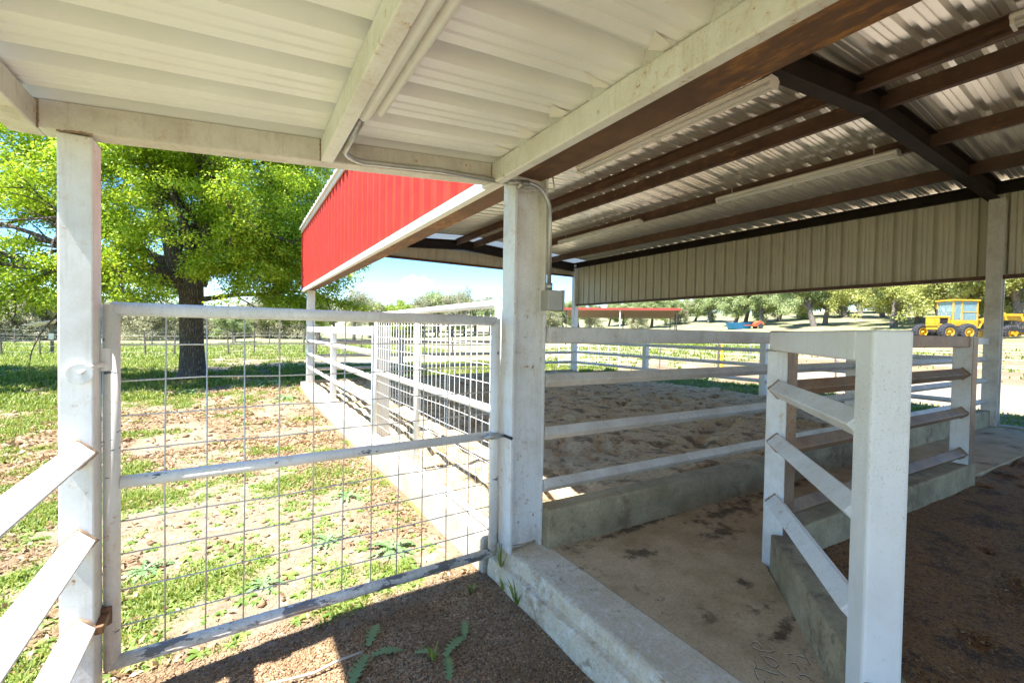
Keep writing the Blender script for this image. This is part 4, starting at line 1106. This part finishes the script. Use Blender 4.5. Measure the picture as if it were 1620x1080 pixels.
def field_gate():
    g = thing('stock_panel', 'pale wire panel standing in pasture behind far arena corner', 'panel', (13, 15, 0))
    a, b = Vector((12.6, 15.9, 0)), Vector((14.4, 13.9, 0)); z0 = float(terrain(13.5, 15))
    m = MB()
    for i in range(7): p = a.lerp(b, i / 6); m.tube([(p.x, p.y, z0), (p.x, p.y, z0 + 1.25)], .014, 5)
    for i in range(6): m.tube([(a.x, a.y, z0 + .1 + i * .22), (b.x, b.y, z0 + .1 + i * .22)], .01, 5)
    m.build('wire_grid', M['wire_w'], g)
    m = MB(); m.tube([(a.x, a.y, z0 - .1), (a.x, a.y, z0 + 1.4)], .03, 6); m.tube([(b.x, b.y, z0 - .1), (b.x, b.y, z0 + 1.4)], .03, 6); m.build('end_post', M['wire_w'], g)
field_gate()
x, y = 15.6, 9.75
zz = float(terrain(x, y)); m = MB(); m.tube([(x, y, zz - .1), (x, y, zz + 1.42)], .05, 10); m.tube([(x, y, zz + 1.42), (x, y, zz + 1.45)], .058, 10); tag(m.build('marker_post', M['yellow_pipe']), 'yellow pipe post standing in the pasture', 'post')

def shelter():
    s = thing('field_shelter', 'low open shelter with red roof on thin posts in the field', 'shelter', (27, 26, 0))
    a, b = Vector((23.8, 29.6, 0)), Vector((30.5, 22.7, 0)); d = (b - a).normalized(); n = Vector((d.y, -d.x, 0)) * -1
    if n.dot(Vector((27, 26, 0))) < 0: n = -n
    z0 = float(terrain(27, 26))
    zf, zb = 3.50, 3.02
    m = MB(); P = [a + Vector((0, 0, zf)), b + Vector((0, 0, zf)), b + n * 5 - d * .0 + Vector((0, 0, zb)), a + n * 5 + Vector((0, 0, zb))]
    up = Vector((0, 0, .2))
    m.add([p + up for p in P] + [p + Vector((0, 0, .035)) for p in P], [(0, 1, 2, 3), (0, 4, 5, 1), (1, 5, 6, 2), (2, 6, 7, 3), (3, 7, 4, 0)]); m.build('roof', M['red_roof'], s)
    m = MB(); m.add([p + Vector((0, 0, .03)) for p in P] + [p for p in P], [(0, 1, 2, 3), (4, 7, 6, 5), (0, 4, 5, 1), (1, 5, 6, 2), (2, 6, 7, 3), (3, 7, 4, 0)]); m.build('ceiling', M['under_roof'], s)
    for t, o in ((.03, .1), (.5, .1), (.97, .1), (.03, 4.8), (.5, 4.8), (.97, 4.8), (.53, 2.4), (.985, 2.4)):
        p = a + (b - a) * t + n * o; zt = zf + (zb - zf) * o / 5
        m = MB(); m.tube([(p.x, p.y, float(terrain(p.x, p.y)) - .1), (p.x, p.y, zt)], .05, 6); m.build('post', M['dark'] if t != .5 or o > 1 else M['white_clean'], s)
shelter()
def solar():
    x, y = polar(82, 37); z = float(terrain(x, y))
    s = thing('solar_panel', 'tilted solar panel on a pole left of the gate post', 'solar panel', (x, y, z))
    m = MB(); m.tube([(x, y, z), (x, y, z + 1.75)], .08, 8); m.build('pole', M['wood'], s)
    m = MB(); m.beam((x - .95, y + .2, z + 1.65), (x + .8, y - .2, z + 2.05), 1.3, .05); m.build('panel', M['solar'], s)
    m = MB(); m.box((x - .1, y - .18, z + .85), (x + .1, y - .08, z + 1.2)); m.build('control_box', M['pvc'], s)
solar()
def trough():
    x, y = polar(1168, 60); z = float(terrain(x, y))
    t = thing('water_trough', 'blue plastic trough lying in the far field', 'trough', (x, y, z), rz=-.75)
    m = MB(); n = 16
    rings = [(.75, .42, 0), (.95, .55, .75), (1.02, .6, .78), (.92, .5, .76), (.72, .38, .1)]
    vs = []
    for a, b, h in rings:
        for k in range(n):
            th = 2 * PI * k / n; c, s_ = math.cos(th), math.sin(th)
            vs.append((a * 1.6 * math.copysign(abs(c) ** .6, c), b * 1.3 * math.copysign(abs(s_) ** .6, s_), h))
    fs = [(i * n + k, i * n + (k + 1) % n, (i + 1) * n + (k + 1) % n, (i + 1) * n + k) for i in range(4) for k in range(n)] + [tuple(range(n))[::-1], tuple(4 * n + k for k in range(n))]
    m.add(vs, fs); m.build('basin', M['blue'], t, smooth=True, local=True)
    x, y = polar(1197, 60); z = float(terrain(x, y))
    t = thing('farm_implement', 'small orange red implement beside the blue trough', 'implement', (x, y, z), rz=-.6)
    m = MB(); m.prism([(-.55, .25), (.55, .2), (.6, .65), (.1, .9), (-.5, .6)], (0, -.5, 0), (0, .5, 0), (1, 0, 0), (0, 0, 1)); m.build('hopper', M['orange'], t, local=True, bevel=.03)
    m = MB(); m.beam((-1.5, 0, .35), (-.55, 0, .4), .1, .1); m.build('drawbar', M['orange'], t, local=True)
    for s in (-1, 1):
        m = MB(); m.disc_ring((.1, s * .65, .3), (0, 1, 0), [(.0, -.06), (.28, -.06), (.32, 0), (.28, .06), (0, .06)], 14); m.build('wheel', M['rubber'], t, local=True)
trough()

def grader():
    x, y = polar(1534, 44.0)
    z = float(terrain(x, y))
    g = thing('motor_grader', 'yellow road grader with glazed cab parked on the hillside', 'grader', (x, y, z))
    a = math.radians(32.209) + math.atan((1540 - 810) / 688.67)
    g.rotation_euler = (0, 0, -a + math.radians(44))     # heads right and away
    Y_ = M['yellow']
    def part(nm, m, mat, bev=.015, par=None, smooth=False): return m.build(nm, mat, par or g, local=True, bevel=bev, smooth=smooth)
    m = MB(); m.box((-2.6, -.48, 1.0), (-1.78, .48, 1.15)); m.box((-2.6, -.48, 1.55), (-1.78, .48, 1.68)); m.box((-2.6, -.48, 1.15), (-2.45, .48, 1.55)); m.box((-1.9, -.48, 1.15), (-1.78, .48, 1.55)); m.box((-2.55, -.5, .75), (-.5, .5, 1.0)); part('engine_hood', m, Y_, .03)
    m = MB(); m.box((-2.45, -.36, 1.14), (-1.9, .36, 1.52)); 
    for k in range(5): m.tube([(-2.4 + k * .11, -.40, 1.2), (-2.36 + k * .11, -.42, 1.48)], .035, 6)
    part('engine', m, M['dark'], .01)
    m = MB(); m.tube([(-2.1, .2, 1.65), (-2.1, .2, 2.2)], .05, 8); part('exhaust', m, M['dark'], 0)
    # cab
    m = MB(); cx0, cx1, cw = -1.75, -.1, .62; z0, z1 = 1.0, 2.72
    m.box((cx0, -cw, z0), (cx1, cw, z0 + .42))
    for px_, py_ in ((cx0, -cw), (cx0, cw - .08), (cx1 - .08, -cw), (cx1 - .08, cw - .08), (-1.2, -cw), (-1.2, cw - .08)):
        m.box((px_, py_, z0 + .42), (px_ + .08, py_ + .08, z1))
    m.box((-1.12, -cw + .01, 1.95), (cx1 - .08, -cw + .06, 2.0)); m.box((cx1 - .07, -cw + .08, 1.75), (cx1 - .01, cw - .08, 1.8))
    cab = part('cab', m, Y_, .012)
    m = MB(); m.box((cx0 - .08, -cw - .06, z1), (cx1 + .1, cw + .06, z1 + .11)); part('cab_roof', m, Y_, .03, cab)
    for nm, lo, hi in (('side_window', (-1.11, -cw + .03, 1.44), (cx1 - .09, -cw + .04, z1 - .02)), ('door_window', (cx0 + .09, -cw + .03, 1.44), (-1.21, -cw + .04, z1 - .02)), ('windscreen', (cx1 - .05, -cw + .09, 1.44), (cx1 - .04, cw - .09, z1 - .02)), ('rear_window', (cx0 + .03, -cw + .09, 1.44), (cx0 + .04, cw - .09, z1 - .02)), ('side_window', (-1.11, cw - .04, 1.44), (cx1 - .09, cw - .03, z1 - .02))):
        m = MB(); m.box(lo, hi); part(nm, m, M['glass'], 0, cab)
    m = MB(); m.box((-1.35, -.25, 1.42), (-.9, .25, 1.55)); m.box((-1.4, -.25, 1.5), (-1.3, .25, 2.05)); part('seat', m, M['dark'], .03, cab)
    m = MB(); m.tube([(-.5, 0, 1.42), (-.4, 0, 1.9)], .03, 6); m.disc_ring((-.42, 0, 1.92), (.4, 0, 1), [(.17, -.015), (.2, 0), (.17, .015), (.15, 0), (.17, -.015)], 14); part('steering_wheel', m, M['dark'], 0, cab)
    # arched main frame
    m = MB()
    for p, q in zip([(-.2, 1.15), (.9, 1.45), (2.0, 1.62), (3.2, 1.62), (3.9, 1.45)][:-1], [(.9, 1.45), (2.0, 1.62), (3.2, 1.62), (3.9, 1.45)]): m.beam((p[0], 0, p[1]), (q[0], 0, q[1]), .28, .3)
    m.box((3.7, -.2, .9), (3.98, .2, 1.55)); part('main_frame', m, Y_, .02)
    m = MB(); m.box((1.35, -.3, 1.78), (2.0, .3, 2.0)); m.tube([(1.0, -.45, .9), (1.55, -.42, 2.0)], .07, 8); m.tube([(1.0, .45, .9), (1.55, .42, 2.0)], .07, 8); m.tube([(.4, -.5, 1.5), (1.3, -.5, 1.95)], .05, 8); m.box((.3, -.56, 1.35), (1.2, -.44, 1.5)); m.box((2.2, -.35, 1.75), (3.1, .35, 1.92)); part('lift_cylinder', m, Y_, .01)
    m = MB(); m.disc_ring((1.0, 0, .72), (0, 0, 1), [(.45, 0), (.72, 0), (.72, .12), (.45, .12), (.45, 0)], 24)
    for s in (-1, 1): m.beam((1.0, s * .4, .78), (3.7, s * .08, .85), .12, .14)
    part('circle', m, M['dark'], 0)
    m = MB(); pf = []
    for k in range(9): t = -.9 + 1.8 * k / 8; pf.append((.22 * math.cos(t) - .22, .38 * math.sin(t)))
    pf2 = [(u - .05, v) for u, v in pf][::-1]; cdir = Vector((math.sin(.5), math.cos(.5), 0)); sd = Vector((math.cos(.5), -math.sin(.5), 0))
    m.prism(pf + pf2, Vector((1.0, 0, .42)) - cdir * 1.75, Vector((1.0, 0, .42)) + cdir * 1.75, sd, (0, 0, 1)); part('blade', m, Y_, 0)
    m = MB(); m.box((3.72, -1.0, .5), (3.95, 1.0, .68)); part('front_axle', m, Y_, .02)
    m = MB()
    for k in range(3): m.box((-.75, -.82, .35 + .25 * k), (-.35, -.66, .39 + .25 * k))
    m.box((-.78, -.82, .3), (-.74, -.66, 1.05)); m.box((-.36, -.82, .3), (-.32, -.66, 1.05)); part('step_ladder', m, Y_, 0)
    for (wx, wy, R) in ((-2.4, -1.0, .58), (-1.15, -1.0, .58), (-2.4, 1.0, .58), (-1.15, 1.0, .58), (3.83, -1.1, .6), (3.83, 1.1, .6)):
        w = MB(); w.disc_ring((wx, wy, R), (0, 1, 0), [(R * .52, -.17), (R * .8, -.19), (R * .95, -.15), (R, -.08), (R, .08), (R * .95, .15), (R * .8, .19), (R * .52, .17)], 28)
        for k in range(20):
            t = 2 * PI * k / 20
            for s in (-1, 1): w.beam((wx + math.cos(t) * R * 1.0, wy + s * .02, R + math.sin(t) * R * 1.0), (wx + math.cos(t + .14 * s) * R * .97, wy + s * .17, R + math.sin(t + .14 * s) * R * .97), .05, .05, up=(math.cos(t), 0, math.sin(t)))
        wh = part('wheel', w, M['rubber'], 0, smooth=False)
        w = MB(); w.disc_ring((wx, wy, R), (0, 1, 0), [(0, -.13), (R * .18, -.15), (R * .2, -.08), (R * .44, -.06), (R * .5, -.18), (R * .53, -.16), (R * .53, .16), (R * .5, .18), (R * .44, .06), (0, .06)], 24)
        w.tube([(wx, wy - .16, R), (wx, wy + .16, R)], .08, 10); part('rim', w, Y_, 0, wh, True)
grader()

# ------------------------------------------------------------------ ground cover
def blades(n, xr, yr, hr, wr, seed, thin, name, mat, bend=.6, dens=None):
    g = np.random.default_rng(seed)
    x = g.uniform(*xr, n); y = g.uniform(*yr, n)
    c = dens(x, y) if dens else cover_fn(x, y)
    k = g.random(n) < c * thin
    x, y, c = x[k], y[k], c[k]; n = len(x)
    z = terrain(x, y)
    th = g.uniform(0, 6.283, n); h = g.uniform(*hr, n) * (.6 + .6 * c); w = g.uniform(*wr, n)
    dx, dy = np.cos(th), np.sin(th); bx = g.uniform(.2, 1.0, n) * bend * h
    P = np.stack([x, y, z - .004], -1); Dv = np.stack([dx, dy, 0 * x], -1); Sv = np.stack([-dy, dx, 0 * x], -1)
    mid = P + Dv * (bx * .35)[:, None]; mid[:, 2] += h * .62
    tip = P + Dv * bx[:, None]; tip[:, 2] += h * (1 - .35 * g.random(n))
    V = np.stack([P - Sv * (w * .5)[:, None], P + Sv * (w * .5)[:, None], mid + Sv * (w * .45)[:, None], mid - Sv * (w * .45)[:, None], tip], 1).reshape(-1, 3)
    b = np.arange(n)[:, None] * 5
    F3 = np.concatenate([b + np.array([[0, 1, 2]]), b + np.array([[0, 2, 3]]), b + np.array([[3, 2, 4]])])
    return V, F3
def merge(parts):
    V = []; F = []; o = 0
    for v, f in parts: V.append(v); F.append(f + o); o += len(v)
    return np.concatenate(V), np.concatenate(F)
inside = lambda x, y: ((x > 1.42) & (x < 11.4) & (y < 13.4)) 
def dens_out(x, y): return cover_fn(x, y) * (~inside(x, y))
V, F = merge([
    blades(120000, (-3.2, 1.46), (2.5, 7.0), (.015, .06), (.004, .010), 1, 1.0, '', None, .9, dens_out),
    blades(130000, (-6.5, 1.46), (6.5, 14), (.02, .075), (.008, .016), 2, 1.0, '', None, .8, dens_out),
    blades(140000, (-16, 4), (13, 30), (.05, .15), (.016, .035), 3, .9, '', None, .8, dens_out),
    blades(90000, (-30, 14), (28, 50), (.08, .22), (.03, .06), 4, .6, '', None, .8, dens_out),
    blades(70000, (1.0, 14), (13.4, 20), (.05, .16), (.012, .03), 5, 1.0, '', None, .8, lambda x, y: (~inside(x, y)) * (.25 + .75 * cover_fn(x, y))),
    blades(60000, (11.42, 13.6), (-4, 13.4), (.03, .14), (.01, .03), 6, 1.0, '', None, .8, lambda x, y: .2 + .8 * cover_fn(x, y)),
    blades(90000, (13.4, 34), (-2, 26), (.05, .18), (.03, .06), 7, .6, '', None, .8, lambda x, y: (1 - road_fn(x, y)) * cover_fn(x, y))])
o = npmesh('grass', V, F, M['grass']); tag(o, 'short green spring grass growing in patches over pasture', 'grass', kind='stuff')

def leaf_strip(L, w, lobes, g, curve=.4):
    "one lobed leaf lying along +x, base at the origin"
    n = 17 if lobes else 4; vs = []; 
    for i in range(n):
        t = i / (n - 1); ww = w * (math.sin(PI * min(.97, .08 + .9 * t)) ** .8) * ((1 if i % 2 else .32) if lobes else 1)
        zc = curve * L * (t - t * t * 1.25)
        tw = random.uniform(-.03, .03) * L if lobes else 0
        vs += [(t * L - (L * .05 if lobes and i % 2 else 0), -ww + tw, zc + ww * .3), (t * L, 0, zc), (t * L - (L * .05 if lobes and i % 2 else 0), ww, zc + ww * .3)]
    fs = []
    for i in range(n - 1):
        a = i * 3; fs += [(a, a + 3, a + 4, a + 1), (a + 1, a + 4, a + 5, a + 2)]
    return np.array(vs), np.array(fs)
def rosettes(pts, seed, lr, nl, lobes, wratio=.16):
    g = np.random.default_rng(seed); Vs = []; Fs = []; o = 0
    for x, y in pts:
        z = float(terrain(x, y)); k = g.integers(*nl); s = g.uniform(*lr)
        for j in range(k):
            L = s * g.uniform(.6, 1.1); v, f = leaf_strip(L, L * wratio, lobes, g, g.uniform(.3, 1.1))
            a = 6.283 * j / k + g.uniform(-.3, .3); c, s_ = math.cos(a), math.sin(a)
            R = np.array([[c, -s_, 0], [s_, c, 0], [0, 0, 1]])
            Vs.append(v @ R.T + np.array([x, y, z])); Fs.append(f + o); o += len(v)
    return np.concatenate(Vs), np.concatenate(Fs)
g = np.random.default_rng(50)
def scatter(n, xr, yr, fn, seed):
    g = np.random.default_rng(seed); x = g.uniform(*xr, n); y = g.uniform(*yr, n); k = (g.random(n) < fn(x, y)) & ~inside(x, y)
    return np.stack([x[k], y[k]], -1)
pts = np.concatenate([scatter(9000, (-3.0, 1.4), (2.72, 7.2), lambda x, y: cover_fn(x, y) * .7 + .09, 1), scatter(8000, (-7, 1.4), (7, 15), lambda x, y: cover_fn(x, y) * .65 + .06, 2), scatter(500, (11.5, 14), (-3, 13), lambda x, y: cover_fn(x, y) * .7, 3), scatter(500, (2, 12), (13.5, 18), lambda x, y: .3 + cover_fn(x, y) * .7, 4)])
V, F = rosettes(pts, 5, (.025, .075), (5, 9), False, .24)
o = npmesh('low_weeds', V, F, M['weed']); tag(o, 'low broad leaved weeds spread through the grass', 'weeds', kind='stuff')

def thistle(x, y, L0, label, nl=16, name='thistle', cat='weed'):
    L = L0 * .8
    V, F = rosettes([(x, y)], int(abs(x * 997 + y * 131)) + 3, (L, L * 1.02), (nl, nl + 3), True, .10)
    z = float(terrain(x, y)); V = V - np.array([x, y, z])
    o = npmesh(name, V, F, M['thistle'], loc=(x, y, z)); tag(o, label, cat, 'thistle rosettes in the pasture')
TH = [(1.02, 3.35, .34, 'big grey green thistle rosette closest to the concrete kerb behind gate'), (.62, 3.75, .30, 'thistle rosette under the middle of the peeling gate rail'), (.15, 3.3, .22, 'small thistle in grass just behind gate bottom rail'),
      (-.55, 3.9, .26, 'thistle just right of the hinged gate stile'), (.95, 4.6, .26, 'thistle beside the kerb below the mesh gate'), (-1.6, 3.4, .30, 'broad thistle left of the gate post near lower rails'), (-1.25, 2.7, .30, 'large weed at the foot of the left gate post'),
      (.75, 14.2, .65, 'tall pale thistle clump right of the oak trunk'), (-1.05, 14.0, .6, 'dark thistle clump in the shade left of the oak trunk'), (1.0, 11.9, .5, 'thistle clump near the far white column base'), (11.75, 11.2, .6, 'bushy weed behind the far right fence'), (13.9, 9.2, .7, 'bushy weed left of the yellow post')]
for t in TH: thistle(*t)

# dry leaves, pebbles
def litter(n, seed, xr, yr, fn, size):
    P = scatter(n, xr, yr, fn, seed); g = np.random.default_rng(seed + 100); n = len(P)
    z = terrain(P[:, 0], P[:, 1]) + g.uniform(.003, .02, n); C = np.column_stack([P, z])
    N = g.normal(size=(n, 3)) * .5 + np.array([0, 0, 1]); N /= np.linalg.norm(N, axis=1)[:, None]
    T = np.cross(N, g.normal(size=(n, 3))); T /= np.linalg.norm(T, axis=1)[:, None]; B = np.cross(N, T); s = (g.uniform(.5, 1.3, n) * size)[:, None]
    V = np.stack([C - T * s, C + B * s * .5 + N * s * .25, C + T * s, C - B * s * .5 + N * s * .25], 1).reshape(-1, 3)
    return V, np.arange(4 * n).reshape(n, 4)
V, F = merge([litter(26000, 1, (-3.5, 1.46), (2.75, 8), lambda x, y: litter_fn(x, y) * .8 + .05, .022), litter(26000, 2, (-8, 1.46), (7, 20), lambda x, y: litter_fn(x, y) * .9 + .06, .04)])
o = npmesh('leaf_litter', V, F, M['litter']); tag(o, 'dry brown leaf litter scattered over the bare soil', 'leaf litter', kind='stuff')
def pebbles(n, seed, xr, yr, zf, sr, ok):
    g = np.random.default_rng(seed); x = g.uniform(*xr, n); y = g.uniform(*yr, n); k = ok(x, y); x, y = x[k], y[k]; n = len(x)
    s = g.uniform(0, 1, n) ** 3 * (sr[1] - sr[0]) + sr[0]
    base = np.array([(1, 0, 0), (-1, 0, 0), (0, 1, 0), (0, -1, 0), (0, 0, .7), (0, 0, -.7)], float)
    tri = np.array([(0, 2, 4), (2, 1, 4), (1, 3, 4), (3, 0, 4), (2, 0, 5), (1, 2, 5), (3, 1, 5), (0, 3, 5)])
    J = base[None] * (1 + g.uniform(-.4, .4, (n, 6, 1))) + g.uniform(-.2, .2, (n, 6, 3))
    th = g.uniform(0, 6.28, n); c, s_ = np.cos(th), np.sin(th)
    R = np.stack([np.stack([c, -s_, 0 * c], -1), np.stack([s_, c, 0 * c], -1), np.stack([0 * c, 0 * c, 1 + 0 * c], -1)], 1)
    V = np.einsum('nij,nkj->nki', R, J) * s[:, None, None] + np.stack([x, y, zf(x, y) + s * .25], -1)[:, None]
    return V.reshape(-1, 3), (np.arange(n)[:, None, None] * 6 + tri[None]).reshape(-1, 3)
dirt_ok = lambda x, y: (x > 1.9) & (y < YR(x) - .05) & ((x - 2.96) * 0.667 - (y - 1.53) * 0.745 > 0.12)
V, F = merge([pebbles(34000, 1, (-.6, 1.5), (.7, 2.8), terrain, (.003, .010), lambda x, y: x < 1.49), pebbles(900, 2, (-2.5, 1.4), (2.9, 8), terrain, (.006, .03), lambda x, y: x < 1.4),
              pebbles(26000, 3, (2.0, 6.5), (-1.6, 1.5), lambda x, y: -0.025 + (fbm(x, y, .5, 43) - .5) * .05, (.003, .011), dirt_ok), pebbles(1400, 4, (-8, 1), (8, 22), terrain, (.02, .06), lambda x, y: x < 1.3)])
o = npmesh('gravel', V, F, M['stone']); tag(o, 'small loose gravel stones over the dirt', 'gravel', kind='stuff')

# torn thistle leaves, stick and stones lying on the gravel floor
def torn_leaf(x, y, L, rot, label, curve=.25):
    v, f = leaf_strip(L, L * .2, True, None, curve); z = float(terrain(x, y)) + .012
    o = npmesh('thistle_leaf', v, f, M['thistle'], loc=(x, y, z)); o.rotation_euler = (0, 0, rot); tag(o, label, 'leaf', 'torn thistle leaves on the gravel')
TL = [(.60, 2.28, .17, -.2, 'torn thistle leaf with toothed edge right of the stick end'), (.58, 2.30, .22, -2.2, 'wilted dark thistle stalk leaf at the stick end'), (.60, 2.36, .20, 1.0, 'limp brown green leaf pointing away from the stick'),
      (.80, 2.19, .13, -.55, 'short lone thistle leaf between the two bigger scraps'), (.94, 2.08, .17, -1.9, 'toothed thistle leaf piece at the bottom edge of gravel'), (.93, 2.09, .20, .5, 'long thistle leaf scrap lying toward the concrete step'), (1.08, 2.16, .16, 1.1, 'bright thistle leaf tip nearest the concrete step')]
for t in TL: torn_leaf(*t)
m = MB(); zt = -.20; m.tube([(.10, 2.35, zt), (.2, 2.31, zt + .01), (.32, 2.30, zt), (.45, 2.31, zt + .012), (.56, 2.31, zt + .01)], [.004, .006, .007, .007, .005], 7); tag(m.build('dry_stick', M['twig'], smooth=True), 'thin pale stick on the sunlit gravel before the gate', 'stick')
# grass tufts in the step crack
def tuft(name, label, pts, seed, hr):
    g = np.random.default_rng(seed); Vs = []; Fs = []; o = 0
    for x, y, z in pts:
        for j in range(9):
            h = g.uniform(*hr); a = g.uniform(0, 6.28); w = .004; d = np.array([math.cos(a), math.sin(a), 0]); s = np.array([-d[1], d[0], 0]); p = np.array([x, y, z]) + d * .01
            Vs.append(np.array([p - s * w, p + s * w, p + d * h * .25 + s * w * .8 + [0, 0, h * .7], p + d * h * .25 - s * w * .8 + [0, 0, h * .7], p + d * h * .6 + [0, 0, h]])); b = o
            Fs += [(b, b + 1, b + 2), (b, b + 2, b + 3), (b + 3, b + 2, b + 4)]; o += 5
    ob = npmesh(name, np.concatenate(Vs), np.array(Fs), M['grass']); tag(ob, label, 'grass')
tuft('grass_tuft', 'green grass tuft growing at the foot of the concrete step', [(1.49, 2.42, -.2), (1.50, 2.30, -.2), (1.485, 2.25, -.2), (1.52, 2.5, -.09)], 3, (.05, .16))
tuft('grass_tuft', 'small grass sprig on the shaded gravel near the gate end', [(1.3, 2.52, -.215), (1.303, 2.521, -.215), (1.299, 2.518, -.215)], 5, (.02, .06))
tuft('grass_tuft', 'small grass sprig beside the fallen leaf scraps', [(.87, 2.1, -.215), (.872, 2.098, -.215)], 6, (.03, .08))


# writing scratched into the slab
STROKES = [[(2.121, 1.137), (2.107, 1.119), (2.111, 1.098), (2.114, 1.082)], [(2.121, 1.137), (2.152, 1.136), (2.16, 1.125), (2.149, 1.105), (2.136, 1.092)], [(2.119, 1.083), (2.135, 1.07), (2.145, 1.057), (2.17, 1.052)], [(2.18, 1.083), (2.176, 1.068), (2.17, 1.052)], [(2.085, 1.069), (2.074, 1.048), (2.063, 1.027), (2.061, 1.007), (2.07, 0.992)], [(2.095, 1.059), (2.108, 1.041), (2.114, 1.024), (2.109, 1.007), (2.097, 0.995), (2.07, 0.992)], [(2.032, 1.065), (2.009, 1.048), (1.977, 1.037), (1.949, 1.017), (1.931, 0.996)], [(1.99, 1.04), (2.004, 1.021), (2.012, 1.001), (2.025, 0.979), (2.039, 0.963)], [(2.063, 0.982), (2.056, 0.96), (2.055, 0.939)], [(2.207, 1.008), (2.223, 0.995)], [(2.229, 0.979), (2.24, 0.972), (2.251, 0.953)], [(2.289, 0.979), (2.263, 0.954), (2.242, 0.935), (2.224, 0.919)], [(2.16, 0.972), (2.176, 0.959), (2.167, 0.945), (2.149, 0.93)], [(2.189, 0.928), (2.177, 0.913)], [(2.102, 0.918), (2.094, 0.901)], [(2.117, 0.916), (2.135, 0.902), (2.138, 0.886), (2.128, 0.873)], [(1.957, 0.984), (1.939, 0.974)], [(2.012, 0.941), (2.011, 0.931)]]
def scratch():
    fl = bpy.data.objects['concrete_floor']
    m = MB(); e = MB()
    for k in STROKES:
        m.tube([(x, y, .0003) for x, y in k], .0026, 5)
        e.tube([(x + .006, y + .003, .0) for x, y in k], .0028, 5)
    m.build('scratched_writing', M['dark_groove'], fl); e.build('raised_burr', M['edge'], fl)
M['dark_groove'] = plain('groove_dirt', (0.15, 0.105, 0.065), 0.95)
scratch()
